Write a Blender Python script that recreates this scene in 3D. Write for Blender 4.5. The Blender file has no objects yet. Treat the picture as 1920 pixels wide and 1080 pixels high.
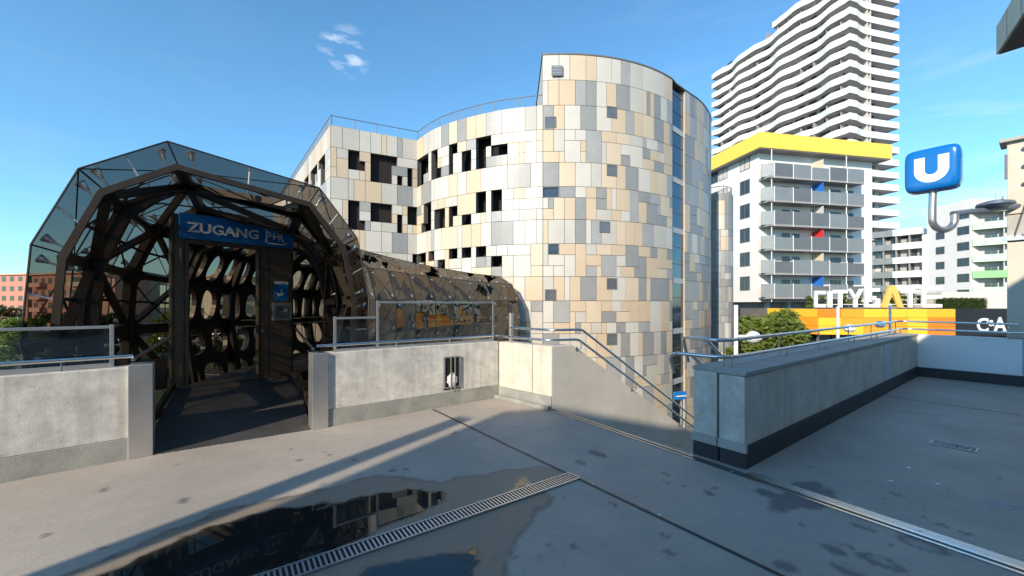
import bpy, bmesh, math, random
from mathutils import Vector, Matrix, noise
R = math.radians
sc = bpy.context.scene
COL = sc.collection
# ---------------------------------------------------------------- camera
EYE, F, HX, HY = 1.65, 756.0, 960.0, 570.0
cam = bpy.data.objects.new('camera', bpy.data.cameras.new('camera')); COL.objects.link(cam)
cam.location = (0, 0, EYE); cam.rotation_euler = (math.pi/2, 0, 0)
cam.data.sensor_width = 36; cam.data.lens = F/1920*36
cam.data.shift_y = (HY-540)/1920; cam.data.clip_start = .05; cam.data.clip_end = 3000
sc.camera = cam
# ---------------------------------------------------------------- sun and sky
SUN_EL, SX, SY = 26.0, -.53, -.848
n_ = math.hypot(SX, SY); SX /= n_; SY /= n_
TE = 1/math.tan(R(SUN_EL))
ld = bpy.data.lights.new('sun', 'SUN'); ld.energy = 4.9; ld.angle = R(.5); ld.color = (1, .86, .68)
sun = bpy.data.objects.new('sun', ld); COL.objects.link(sun)
ce = math.cos(R(SUN_EL))
sun.rotation_euler = Vector((SX*ce, SY*ce, math.sin(R(SUN_EL)))).to_track_quat('Z', 'Y').to_euler()
sun.location = (0, 0, 60)
world = bpy.data.worlds.new('World'); sc.world = world; world.use_nodes = True
wn, wl = world.node_tree.nodes, world.node_tree.links
sky = wn.new('ShaderNodeTexSky'); sky.sky_type = 'NISHITA'; sky.sun_disc = False
sky.sun_elevation = R(SUN_EL); sky.sun_rotation = math.atan2(SX, SY)
sky.air_density = 1.1; sky.dust_density = .15; sky.ozone_density = 2.5
bg = wn['Background']; bg.inputs[1].default_value = .15
# thin wisps of cloud, laid out by direction in the sky itself
tc = wn.new('ShaderNodeTexCoord'); mp = wn.new('ShaderNodeMapping'); mp.inputs['Scale'].default_value = (2.2, 2.2, 9)
mp.inputs['Rotation'].default_value = (0.12, -.22, .3)
nz = wn.new('ShaderNodeTexNoise'); nz.inputs['Scale'].default_value = 1.6; nz.inputs['Detail'].default_value = 9; nz.inputs['Roughness'].default_value = .62
nz.inputs['Distortion'].default_value = .5
rp = wn.new('ShaderNodeValToRGB'); rp.color_ramp.elements[0].position = .50; rp.color_ramp.elements[1].position = .78
sp = wn.new('ShaderNodeSeparateXYZ'); rz = wn.new('ShaderNodeMapRange'); rz.inputs[1].default_value = .02; rz.inputs[2].default_value = .45; rz.inputs[3].default_value = 1; rz.inputs[4].default_value = .16
rx = wn.new('ShaderNodeMapRange'); rx.inputs[1].default_value = .1; rx.inputs[2].default_value = .65; rx.inputs[3].default_value = .12; rx.inputs[4].default_value = 1
ml = wn.new('ShaderNodeMath'); ml.operation = 'MULTIPLY'; ml2 = wn.new('ShaderNodeMath'); ml2.operation = 'MULTIPLY'
mx = wn.new('ShaderNodeMixRGB'); mx.inputs[2].default_value = (5.6, 5.9, 6.4, 1)
hs = wn.new('ShaderNodeHueSaturation'); hs.inputs['Saturation'].default_value = 1.13; hs.inputs['Value'].default_value = 1.22
wl.new(tc.outputs['Generated'], mp.inputs[0]); wl.new(mp.outputs[0], nz.inputs[0]); wl.new(nz.outputs[0], rp.inputs[0])
wl.new(tc.outputs['Generated'], sp.inputs[0]); wl.new(sp.outputs[2], rz.inputs[0]); wl.new(sp.outputs[0], rx.inputs[0])
wl.new(rp.outputs[0], ml.inputs[0]); wl.new(rz.outputs[0], ml.inputs[1]); wl.new(ml.outputs[0], ml2.inputs[0]); wl.new(rx.outputs[0], ml2.inputs[1])
wl.new(sky.outputs[0], hs.inputs['Color']); lowt = wn.new('ShaderNodeMixRGB'); lowt.blend_type = 'MULTIPLY'; lowt.inputs[2].default_value = (.66, .80, 1.0, 1)
rlow = wn.new('ShaderNodeMapRange'); rlow.inputs[1].default_value = .0; rlow.inputs[2].default_value = .4; rlow.inputs[3].default_value = 1; rlow.inputs[4].default_value = 0
wl.new(sp.outputs[2], rlow.inputs[0]); wl.new(rlow.outputs[0], lowt.inputs[0]); tint = wn.new('ShaderNodeMixRGB'); tint.blend_type = 'MULTIPLY'; tint.inputs[0].default_value = 1; tint.inputs[2].default_value = (.80, 1.03, 1.04, 1)
wl.new(hs.outputs[0], tint.inputs[1]); wl.new(tint.outputs[0], lowt.inputs[1]); wl.new(lowt.outputs[0], mx.inputs[1]); wl.new(ml2.outputs[0], mx.inputs[0]); wd = wn.new('ShaderNodeVectorMath'); wd.operation = 'DOT_PRODUCT'; wd.inputs[1].default_value = Vector((-.415, 1, .625)).normalized()
nrmv = wn.new('ShaderNodeVectorMath'); nrmv.operation = 'NORMALIZE'; wl.new(tc.outputs['Generated'], nrmv.inputs[0]); wl.new(nrmv.outputs[0], wd.inputs[0])
wr = wn.new('ShaderNodeMapRange'); wr.inputs[1].default_value = .9986; wr.inputs[2].default_value = 1.0001; wl.new(wd.outputs['Value'], wr.inputs[0])
mp3 = wn.new('ShaderNodeMapping'); mp3.inputs['Rotation'].default_value = (0, .7, .2); mp3.inputs['Scale'].default_value = (12, 12, 40); wl.new(tc.outputs['Generated'], mp3.inputs[0])
n3 = wn.new('ShaderNodeTexNoise'); n3.inputs['Scale'].default_value = 1.6; n3.inputs['Detail'].default_value = 7; wl.new(mp3.outputs[0], n3.inputs[0])
r3 = wn.new('ShaderNodeMapRange'); r3.inputs[1].default_value = .5; r3.inputs[2].default_value = .75; r3.inputs[4].default_value = .9; wl.new(n3.outputs[0], r3.inputs[0])
m3 = wn.new('ShaderNodeMath'); m3.operation = 'MULTIPLY'; wl.new(wr.outputs[0], m3.inputs[0]); wl.new(r3.outputs[0], m3.inputs[1])
mx3 = wn.new('ShaderNodeMixRGB'); mx3.inputs[2].default_value = (5.6, 5.9, 6.4, 1); wl.new(m3.outputs[0], mx3.inputs[0]); wl.new(mx.outputs[0], mx3.inputs[1]); wl.new(mx3.outputs[0], bg.inputs[0])
vs = sc.view_settings; vs.view_transform = 'Standard'; vs.look = 'None'; vs.exposure = .4; vs.gamma = 1
sc.cycles.max_bounces = 8; sc.cycles.transparent_max_bounces = 24

rnd = random.Random(7)
V = Vector
AX = V((.8, .6, 0)); BX = V((-.599, .801, 0)).normalized(); UP = V((0, 0, 1))
def P(x, y, d): return V(((x-HX)/F*d, d, EYE-(y-HY)/F*d))
def G(x, y, z=0.0):
    d = (EYE-z)*F/(y-HY); return V(((x-HX)/F*d, d, z))
def proj(p): return (HX+F*p[0]/p[1], HY-F*(p[2]-EYE)/p[1])
# ---------------------------------------------------------------- materials
MATS = {}
def mat(name, col, rough=.7, metal=0, var=.0, scale=3, bump=0, bscale=40, streak=0, col2=None, spec=.5, stretch=(1, 1, 1)):
    if name in MATS: return MATS[name]
    m = bpy.data.materials.new(name); MATS[name] = m; m.use_nodes = True
    n, l = m.node_tree.nodes, m.node_tree.links; b = n['Principled BSDF']
    b.inputs['Roughness'].default_value = rough; b.inputs['Metallic'].default_value = metal
    b.inputs['Specular IOR Level'].default_value = spec
    c = (*col, 1); b.inputs['Base Color'].default_value = c
    t = n.new('ShaderNodeTexCoord')
    if var or col2:
        mpn = n.new('ShaderNodeMapping'); mpn.inputs['Scale'].default_value = stretch
        l.new(t.outputs['Object'], mpn.inputs[0])
        a = n.new('ShaderNodeTexNoise'); a.inputs['Scale'].default_value = scale; a.inputs['Detail'].default_value = 8; a.inputs['Roughness'].default_value = .65
        l.new(mpn.outputs[0], a.inputs[0])
        r = n.new('ShaderNodeValToRGB'); r.color_ramp.elements[0].position = .3; r.color_ramp.elements[1].position = .72
        d2 = col2 if col2 else tuple(x*(1-var) for x in col)
        r.color_ramp.elements[0].color = (*d2, 1); r.color_ramp.elements[1].color = (*[min(1, x*(1+var*.35)) for x in col], 1)
        l.new(a.outputs[0], r.inputs[0]); l.new(r.outputs[0], b.inputs['Base Color'])
        if streak:
            q = n.new('ShaderNodeMapping'); q.inputs['Scale'].default_value = (7, 7, .35); l.new(t.outputs['Object'], q.inputs[0])
            a2 = n.new('ShaderNodeTexNoise'); a2.inputs['Scale'].default_value = 2; a2.inputs['Detail'].default_value = 5; l.new(q.outputs[0], a2.inputs[0])
            r2 = n.new('ShaderNodeMapRange'); r2.inputs[1].default_value = .45; r2.inputs[2].default_value = .75; r2.inputs[3].default_value = 0; r2.inputs[4].default_value = streak
            l.new(a2.outputs[0], r2.inputs[0])
            mm = n.new('ShaderNodeMixRGB'); mm.inputs[2].default_value = (*[x*.45 for x in col], 1)
            l.new(r2.outputs[0], mm.inputs[0]); l.new(r.outputs[0], mm.inputs[1]); l.new(mm.outputs[0], b.inputs['Base Color'])
        if 'concrete' in name:
            q = n.new('ShaderNodeMapping'); q.inputs['Scale'].default_value = (1, 1, 2.4); l.new(t.outputs['Object'], q.inputs[0])
            a3 = n.new('ShaderNodeTexNoise'); a3.inputs['Scale'].default_value = 11; a3.inputs['Detail'].default_value = 9; a3.inputs['Roughness'].default_value = .75; l.new(q.outputs[0], a3.inputs[0])
            r3_ = n.new('ShaderNodeMapRange'); r3_.inputs[1].default_value = .575; r3_.inputs[2].default_value = .67; r3_.inputs[3].default_value = 0; r3_.inputs[4].default_value = .6; l.new(a3.outputs[0], r3_.inputs[0])
            m3_ = n.new('ShaderNodeMixRGB'); m3_.inputs[2].default_value = (*[x*.38 for x in col], 1); l.new(r3_.outputs[0], m3_.inputs[0])
            l.new(b.inputs['Base Color'].links[0].from_socket, m3_.inputs[1]); l.new(m3_.outputs[0], b.inputs['Base Color'])
        rr = n.new('ShaderNodeMapRange'); rr.inputs[3].default_value = max(.02, rough-.1); rr.inputs[4].default_value = min(1, rough+.1)
        l.new(a.outputs[0], rr.inputs[0]); l.new(rr.outputs[0], b.inputs['Roughness'])
    if bump:
        a = n.new('ShaderNodeTexNoise'); a.inputs['Scale'].default_value = bscale; a.inputs['Detail'].default_value = 5
        l.new(t.outputs['Object'], a.inputs[0]); u = n.new('ShaderNodeBump'); u.inputs['Strength'].default_value = bump; u.inputs['Distance'].default_value = .01
        l.new(a.outputs[0], u.inputs['Height']); l.new(u.outputs[0], b.inputs['Normal'])
    return m
def glassmat(name, tint, refl=.12, gl=(1, 1, 1), rough=.01):
    m = bpy.data.materials.new(name); MATS[name] = m; m.use_nodes = True
    n, l = m.node_tree.nodes, m.node_tree.links; n.remove(n['Principled BSDF']); o = n['Material Output']
    t = n.new('ShaderNodeBsdfTransparent'); t.inputs[0].default_value = (*tint, 1)
    g = n.new('ShaderNodeBsdfGlossy'); g.inputs[0].default_value = (*gl, 1); g.inputs['Roughness'].default_value = rough
    fr = n.new('ShaderNodeFresnel'); fr.inputs[0].default_value = 1.5
    mr = n.new('ShaderNodeMapRange'); mr.inputs[1].default_value = .04; mr.inputs[2].default_value = 1; mr.inputs[3].default_value = refl; mr.inputs[4].default_value = 1
    mix = n.new('ShaderNodeMixShader'); l.new(fr.outputs[0], mr.inputs[0]); l.new(mr.outputs[0], mix.inputs[0])
    tc_ = n.new('ShaderNodeTexCoord'); nz_ = n.new('ShaderNodeTexNoise'); nz_.inputs['Scale'].default_value = 1.3; bp_ = n.new('ShaderNodeBump')
    bp_.inputs['Strength'].default_value = .12; bp_.inputs['Distance'].default_value = .05
    l.new(tc_.outputs['Object'], nz_.inputs[0]); l.new(nz_.outputs[0], bp_.inputs['Height']); l.new(bp_.outputs[0], g.inputs['Normal'])
    l.new(t.outputs[0], mix.inputs[1]); l.new(g.outputs[0], mix.inputs[2]); l.new(mix.outputs[0], o.inputs[0]); return m
M = dict(
 conc=mat('pale concrete', (.66, .64, .59), .85, var=.35, scale=5, bump=.22, bscale=90, streak=.4),
 concw=mat('cream concrete', (.62, .57, .48), .85, var=.25, scale=4, bump=.3, streak=.35),
 concg=mat('grey concrete', (.72, .69, .60), .85, var=.25, scale=3, bump=.3, streak=.2),
 render=mat('smooth grey render', (.60, .57, .51), .9, var=.18, scale=1.3, bump=.15),
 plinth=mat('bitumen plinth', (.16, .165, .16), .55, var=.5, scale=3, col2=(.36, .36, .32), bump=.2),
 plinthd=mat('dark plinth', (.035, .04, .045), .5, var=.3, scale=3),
 coping=mat('coping', (.42, .41, .38), .8, var=.2, scale=4, bump=.2),
 steel=mat('brushed stainless steel', (.64, .62, .59), .36, .85, var=.15, scale=2),
 steelp=mat('polished handrail steel', (.66, .65, .63), .22, 1, var=.05, scale=9),
 alu=mat('aluminium profile', (.55, .56, .57), .35, .8, var=.1, scale=4),
 brown=mat('brown painted steel', (.045, .034, .024), .38, .35, var=.25, scale=4, spec=.6),
 brownl=mat('bronze door panel', (.16, .125, .09), .42, .45, var=.15, scale=3, stretch=(1, 1, .2)),
 black=mat('black steel', (.02, .019, .018), .45, .2, var=.2, scale=4),
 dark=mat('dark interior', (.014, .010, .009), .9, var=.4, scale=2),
 floorin=mat('bridge floor coating', (.07, .068, .068), .45, var=.35, scale=2, bump=.2),
 blue=mat('sign blue', (.006, .17, .52), .25, var=.05, scale=5),
 white=mat('white enamel', (.80, .80, .78), .4, var=.04, scale=5),
 whitep=mat('white render', (.72, .71, .69), .8, var=.07, scale=.4, streak=.05),
 whiteband=mat('white parapet', (.76, .76, .75), .6, var=.05, scale=.3),
 greyw=mat('light grey render', (.52, .52, .51), .8, var=.06, scale=.5),
 slab=mat('slab grey', (.30, .30, .30), .8, var=.1, scale=1),
 back=mat('recess grey', (.34, .34, .34), .8, var=.25, scale=.6),
 yellow=mat('yellow fascia', (.86, .60, .09), .55, var=.06, scale=.7),
 bal=mat('grey balcony sheet', (.17, .175, .18), .35, .3, var=.12, scale=1.2),
 ball=mat('pale balcony sheet', (.26, .275, .28), .35, .3, var=.12, scale=1.2),
 green=mat('mint balcony', (.42, .66, .46), .6, var=.06, scale=1),
 green2=mat('leaf green balcony', (.22, .48, .22), .6, var=.06, scale=1),
 red=mat('red panel', (.62, .03, .04), .5, var=.05, scale=1),
 bluep=mat('blue panel', (.02, .16, .55), .5, var=.05, scale=1),
 win=mat('window glass', (.035, .045, .055), .08, .0, var=.6, scale=1.2, spec=1),
 winb=mat('blue slot glass', (.03, .06, .10), .04, .4, var=.5, scale=.5, spec=1),
 frame=mat('window frame', (.13, .13, .13), .5),
 curtain=mat('pale curtain', (.55, .53, .5), .9, var=.2, scale=3),
 terra=mat('terracotta render', (.50, .22, .15), .85, var=.12, scale=.3),
 terra2=mat('salmon render', (.60, .34, .24), .85, var=.1, scale=.3),
 cream=mat('cream block', (.62, .55, .42), .85, var=.1, scale=.3),
 roof=mat('roof felt', (.10, .10, .10), .9, var=.2, scale=1),
 charcoal=mat('charcoal board', (.012, .014, .018), .5, var=.1, scale=1),
 asphalt=mat('asphalt', (.055, .055, .058), .9, var=.3, scale=.6, bump=.2, bscale=60),
 paving=mat('street paving', (.17, .165, .155), .9, var=.3, scale=.35, bump=.2),
 grass=mat('grass', (.07, .11, .03), .95, var=.5, scale=.5, bump=.6, bscale=12),
 bark=mat('bark', (.10, .075, .05), .9, var=.4, scale=9, bump=.5),
 smoked=glassmat('smoked glass', (.27, .24, .21), .06, (.34, .32, .30)),
 smoked2=glassmat('dark bronze glass', (.26, .225, .19), .05, (.14, .13, .12)),
 clear=glassmat('clear glass', (.80, .83, .82), .07),
 orange=mat('orange sheet', (.83, .21, .012), .5, var=.05, scale=.6),
 orange2=mat('light orange sheet', (.84, .33, .02), .5, var=.05, scale=.6),
 orangey=mat('sun yellow sheet', (.84, .50, .03), .5, var=.05, scale=.6),
 orangel=mat('ochre sheet', (.60, .40, .02), .5, var=.05, scale=.6),
 orangeA=mat('sign orange', (.86, .45, .10), .5),
 p_white=mat('panel white', (.53, .505, .45), .42, var=.07, scale=1.2), p_white2=mat('panel off white', (.47, .445, .395), .42, var=.08, scale=1.2),
 p_cream=mat('panel beige', (.53, .42, .295), .45, var=.06, scale=1.2), p_cream2=mat('panel sand', (.56, .46, .34), .45, var=.06, scale=1.2),
 p_grey=mat('panel grey', (.26, .262, .262), .42, var=.12, scale=2.5), p_grey2=mat('panel mid grey', (.33, .33, .325), .42, var=.12, scale=2.5),
 joint=mat('panel joint', (.10, .095, .09), .8),
)
def leafmat(name, c1, c2):
    m = mat(name, c1, .6, var=.01, scale=3, col2=c2, spec=.3)
    n, l = m.node_tree.nodes, m.node_tree.links; b = n['Principled BSDF']
    tr = n.new('ShaderNodeBsdfTranslucent'); tr.inputs[0].default_value = (c1[0]*1.2, c1[1]*1.3, c1[2]*.6, 1)
    mi = n.new('ShaderNodeMixShader'); mi.inputs[0].default_value = .3
    l.new(b.outputs[0], mi.inputs[1]); l.new(tr.outputs[0], mi.inputs[2]); l.new(mi.outputs[0], n['Material Output'].inputs[0]); return m
M['leaf'] = leafmat('maple leaves', (.20, .25, .05), (.09, .13, .03))
M['leafd'] = leafmat('dark leaves', (.06, .10, .025), (.03, .055, .015))
M['leafr'] = leafmat('copper leaves', (.12, .07, .035), (.05, .05, .02))
# ---------------------------------------------------------------- mesh builder
OFF = {}
def root(name, loc, label, cat, group=None):
    o = bpy.data.objects.new(name, None); COL.objects.link(o); o.location = loc; o.empty_display_size = .2
    OFF[o.name] = V(loc); tag(o, label, cat, group); return o
def tag(o, label=None, cat=None, group=None, kind=None):
    if label: o['label'] = label
    if cat: o['category'] = cat
    if group: o['group'] = group
    if kind: o['kind'] = kind
    return o
class MB:
    def __init__(s): s.v = []; s.f = []; s.m = []; s.mats = []
    def mi(s, m):
        if m is None: return 0
        m = M[m] if isinstance(m, str) else m
        if m not in s.mats: s.mats.append(m)
        return s.mats.index(m)
    def face(s, pts, m=None):
        k = len(s.v); s.v += [V(p) for p in pts]; s.f.append(list(range(k, k+len(pts)))); s.m.append(s.mi(m)); return s
    def raw(s, pts, faces, m=None):
        k = len(s.v); s.v += [V(p) for p in pts]; i = s.mi(m)
        for f in faces: s.f.append([k+a for a in f]); s.m.append(i)
        return s
    def ob(s, o, a, b, c, m=None):           # box from a corner and three edge vectors
        o, a, b, c = V(o), V(a), V(b), V(c)
        if a.cross(b).dot(c) < 0: a, b = b, a
        p = [o, o+a, o+a+b, o+b, o+c, o+a+c, o+a+b+c, o+b+c]
        return s.raw(p, [(3, 2, 1, 0), (4, 5, 6, 7), (0, 1, 5, 4), (1, 2, 6, 5), (2, 3, 7, 6), (3, 0, 4, 7)], m)
    def prism(s, poly, z0, z1, m=None, mt=None):
        poly = [V((p[0], p[1], 0)) for p in poly]; n = len(poly)
        ar = sum(poly[i].x*poly[(i+1) % n].y-poly[(i+1) % n].x*poly[i].y for i in range(n))
        if ar < 0: poly.reverse()
        b = [p+UP*z0 for p in poly]; t = [p+UP*z1 for p in poly]
        s.raw(b+t, [(i, (i+1) % n, n+(i+1) % n, n+i) for i in range(n)], m)
        s.raw(t, [tuple(range(n))], mt or m); s.raw(b, [tuple(range(n-1, -1, -1))], m); return s
    def tube(s, pts, r, m=None, n=10, cap=True):
        pts = [V(p) for p in pts]; k = len(s.v); i_ = s.mi(m); rs = r if isinstance(r, (list, tuple)) else [r]*len(pts)
        u = None
        for i, p in enumerate(pts):
            t = (pts[min(i+1, len(pts)-1)]-pts[max(i-1, 0)]).normalized()
            if u is None: u = t.orthogonal().normalized()
            else: u = (u-t*u.dot(t)).normalized()
            w = t.cross(u)
            for j in range(n):
                a = 2*math.pi*j/n; s.v.append(p+(u*math.cos(a)+w*math.sin(a))*rs[i])
        for i in range(len(pts)-1):
            for j in range(n):
                s.f.append([k+i*n+j, k+i*n+(j+1) % n, k+(i+1)*n+(j+1) % n, k+(i+1)*n+j]); s.m.append(i_)
        if cap:
            s.f.append([k+j for j in range(n-1, -1, -1)]); s.m.append(i_)
            s.f.append([k+(len(pts)-1)*n+j for j in range(n)]); s.m.append(i_)
        return s
    def build(s, name, parent=None, smooth=False, at=None, bevel=0):
        me = bpy.data.meshes.new(name)
        if parent is not None: off = OFF[parent.name]
        elif at is not None: off = V(at)
        else:
            xs = [p.x for p in s.v]; ys = [p.y for p in s.v]; off = V(((min(xs)+max(xs))/2, (min(ys)+max(ys))/2, min(p.z for p in s.v)))
        me.from_pydata([p-off for p in s.v], [], s.f)
        for m in s.mats: me.materials.append(m)
        if s.mats: me.polygons.foreach_set('material_index', s.m)
        if smooth:
            me.polygons.foreach_set('use_smooth', [True]*len(me.polygons))
        o = bpy.data.objects.new(name, me); COL.objects.link(o)
        if parent is not None: o.parent = parent
        else: o.location = off
        OFF[o.name] = off
        if smooth:
            try: me.set_sharp_from_angle(angle=R(40))
            except Exception: pass
        if bevel:
            md = o.modifiers.new('bevel', 'BEVEL'); md.width = bevel; md.segments = 2; md.limit_method = 'ANGLE'
        me.update(); return o
def arc(p0, p1, p2, r, n=6):                  # rounded corner at p1
    a = (p0-p1).normalized(); b = (p2-p1).normalized(); ang = a.angle(b); d = r/math.tan(ang/2)
    d = min(d, (p0-p1).length*.49, (p2-p1).length*.49)
    s, e = p1+a*d, p1+b*d
    return [s.lerp(p1, t).lerp(p1.lerp(e, t), t) for t in [i/n for i in range(n+1)]]
def rounded(pts, r, n=5):
    pts = [V(p) for p in pts]; out = [pts[0]]
    for i in range(1, len(pts)-1): out += arc(pts[i-1], pts[i], pts[i+1], r, n)
    return out+[pts[-1]]
def textmb(mb, txt, o, ux, uy, size, m, depth=.01, width=None, font_off=0, shear=0):
    cu = bpy.data.curves.new('t', 'FONT'); cu.body = txt; cu.size = 1; cu.extrude = .5; cu.resolution_u = 4; cu.offset = font_off; cu.shear = shear
    ob = bpy.data.objects.new('t', cu); COL.objects.link(ob)
    me = bpy.data.meshes.new_from_object(ob.evaluated_get(bpy.context.evaluated_depsgraph_get()))
    vs_ = [v.co.copy() for v in me.vertices]; fs = [tuple(p.vertices) for p in me.polygons]
    bpy.data.objects.remove(ob); bpy.data.curves.remove(cu); bpy.data.meshes.remove(me)
    x0 = min(v.x for v in vs_); x1 = max(v.x for v in vs_); y0 = min(v.y for v in vs_); y1 = max(v.y for v in vs_)
    sy = size/(y1-y0); sx = (width/(x1-x0)) if width else sy
    ux, uy = V(ux).normalized(), V(uy).normalized(); n = ux.cross(uy)
    mb.raw([V(o)+ux*(v.x-x0)*sx+uy*(v.y-y0)*sy+n*(v.z+.5)*depth for v in vs_], fs, m); return mb
def copy_tree(o, loc, label=None, parent=None):
    c = o.copy(); COL.objects.link(c)
    if parent is not None: c.parent = parent
    else:
        c.location = loc
        if label: c['label'] = label
    for ch in list(o.children): copy_tree(ch, None, None, c)
    return c
# ================================================================ THE STREET LEVEL
LOW = -6.5
MB().prism([(-900, -900), (900, -900), (900, 900), (-900, 900)], LOW-.5, LOW, 'paving').build('ground', at=(0, 0, LOW))['kind'] = 'structure'
MB().prism([(-140, 26), (-25, 16), (-16, 46), (-120, 120)], LOW, LOW+.06, 'grass').build('grass_field')['kind'] = 'structure'
MB().prism([(-80, 5), (-60, 2), (-13, 12), (-13, 17), (-40, 22)], LOW+.06, LOW+.5, 'grass').build('grass_bank')['kind'] = 'structure'
MB().prism([(-180, 60), (-30, 40), (-29, 49), (-175, 75)], LOW+.06, LOW+.09, 'asphalt').build('road')['kind'] = 'structure'
mb = MB()
for i in range(26): mb.ob((-160+i*5, 65.5-i*.78, LOW+.095), (2.4, -.37, 0), (.04, .16, 0), (0, 0, .003), 'white')
mb.build('road_markings')['kind'] = 'structure'
# ================================================================ THE PLATFORM
W0, W1 = V((-4.07, 4.30, 0)), V((-2.50, 5.40, 0))     # ends of the two parapets either side of the bridge mouth
W2 = V((-.236, 7.13, 0)); P0 = V((.62, 6.30, 0)); Q0 = V((1.91, 4.38, 0)); Q1 = V((2.32, 4.02, 0))
WL = V((-4.73, 3.72, 0)); DL = (W0-WL).normalized(); WLL = W0-DL*16
DR = (W2-W1).normalized()
C2 = V((9.29, 9.24, 0)); LD = (C2-Q1).normalized(); LN = V((-LD.y, LD.x, 0))
LQ = Q1+LN*.53
WB = V((.6, -.8, 0))
poly = [WLL, W0, W1, W2, P0, LQ, LQ+LD*9.2, C2+WB*22, V((14, -14, 0)), V((-22, -14, 0))]
def inside(x, y):
    c = False; n = len(poly); j = n-1
    for i in range(n):
        a, b = poly[i], poly[j]
        if (a.y > y) != (b.y > y) and x < (b.x-a.x)*(y-a.y)/(b.y-a.y)+a.x: c = not c
        j = i
    return c
# ground material with puddle / damp / stain masks stored as surface attributes
def groundmat():
    m = bpy.data.materials.new('platform coating'); m.use_nodes = True; n, l = m.node_tree.nodes, m.node_tree.links; b = n['Principled BSDF']
    t = n.new('ShaderNodeTexCoord')
    def nt(s, d=6, r=.6):
        a = n.new('ShaderNodeTexNoise'); a.inputs['Scale'].default_value = s; a.inputs['Detail'].default_value = d; a.inputs['Roughness'].default_value = r; l.new(t.outputs['Object'], a.inputs[0]); return a.outputs[0]
    def mrg(x, a, b_, c, d):
        q = n.new('ShaderNodeMapRange'); q.inputs[1].default_value = a; q.inputs[2].default_value = b_; q.inputs[3].default_value = c; q.inputs[4].default_value = d; l.new(x, q.inputs[0]); return q.outputs[0]
    def mixc(f, a, c):
        q = n.new('ShaderNodeMixRGB'); l.new(f, q.inputs[0])
        for i, z in ((1, a), (2, c)):
            if isinstance(z, tuple): q.inputs[i].default_value = (*z, 1)
            else: l.new(z, q.inputs[i])
        return q.outputs[0]
    def attr(nm):
        a = n.new('ShaderNodeAttribute'); a.attribute_name = nm; return a.outputs['Fac']
    def mul(a, b_):
        q = n.new('ShaderNodeMath'); q.operation = 'MULTIPLY'; l.new(a, q.inputs[0])
        if isinstance(b_, float): q.inputs[1].default_value = b_
        else: l.new(b_, q.inputs[1])
        return q.outputs[0]
    c = mixc(mrg(nt(.7), .35, .7, 0, 1), (.33, .285, .235), (.44, .385, .32))
    c = mixc(mrg(nt(3.2, 9, .7), .42, .75, 0, .45), c, (.27, .255, .24))
    c = mixc(mrg(nt(22, 6, .75), .48, .72, 0, .4), c, (.19, .175, .16))
    c = mixc(mrg(nt(140, 2), .5, .75, 0, .5), c, (.46, .43, .40))
    sp_ = n.new('ShaderNodeTexVoronoi'); sp_.inputs['Scale'].default_value = 1.7; l.new(t.outputs['Object'], sp_.inputs[0])
    c = mixc(mrg(sp_.outputs['Distance'], .028, .05, .7, 0), c, (.07, .065, .06))
    sp2 = n.new('ShaderNodeTexVoronoi'); sp2.inputs['Scale'].default_value = 4.1; l.new(t.outputs['Object'], sp2.inputs[0])
    c = mixc(mrg(sp2.outputs['Distance'], .02, .045, .55, 0), c, (.10, .095, .09))
    c = mixc(attr('stain'), c, (.085, .082, .08))
    c = mixc(mul(attr('chalk'), .6), c, (.40, .38, .35))
    dmp = attr('damp'); c = mixc(mul(dmp, .8), c, mixc(nt(60, 3), (.15, .115, .08), (.29, .225, .155)))
    c = mixc(attr('rim'), c, (.06, .052, .043))
    pud = attr('puddle'); c = mixc(pud, c, (.018, .017, .015))
    l.new(c, b.inputs['Base Color'])
    r = n.new('ShaderNodeMixRGB'); l.new(pud, r.inputs[0]); r.inputs[2].default_value = (.012, .012, .012, 1)
    r0 = n.new('ShaderNodeMixRGB'); l.new(dmp, r0.inputs[0]); l.new(mrg(nt(2.5), .3, .7, .5, .72), r0.inputs[1]); r0.inputs[2].default_value = (.55, .55, .55, 1)
    l.new(r0.outputs[0], r.inputs[1]); l.new(r.outputs[0], b.inputs['Roughness'])
    u = n.new('ShaderNodeBump'); u.inputs['Distance'].default_value = .006
    inv = n.new('ShaderNodeMath'); inv.operation = 'SUBTRACT'; inv.inputs[0].default_value = 1; l.new(pud, inv.inputs[1])
    l.new(mul(inv.outputs[0], .45), u.inputs['Strength']); l.new(nt(85, 4, .7), u.inputs['Height']); l.new(u.outputs[0], b.inputs['Normal'])
    return m
GM = groundmat()
me_ = MB(); me_.prism(poly, -.5, -.004, GM, GM); me_.build('platform', at=(0, 0, 0))['kind'] = 'structure'
def gp(L): return [G(x, y) for x, y in L]
PUD = [gp([(20, 1130), (170, 1085), (232, 1058), (300, 1025), (400, 985), (500, 958), (580, 948), (640, 940), (700, 925), (760, 915), (832, 921), (838, 938), (806, 957), (760, 972), (700, 1000), (640, 1030), (560, 1075), (470, 1130)]),
       gp([(600, 1130), (690, 1066), (760, 1045), (850, 1036), (893, 1026), (903, 1050), (880, 1130)]), gp([(948, 925), (968, 908), (980, 893), (998, 905), (988, 915)])]
DMP = [gp([(-80, 1130), (100, 1090), (250, 1026), (400, 960), (560, 927), (700, 893), (800, 905), (870, 893), (1008, 873), (1040, 885), (1062, 893), (1012, 920), (1047, 932), (1016, 952), (985, 985), (955, 1040), (925, 1130)])]
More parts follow.
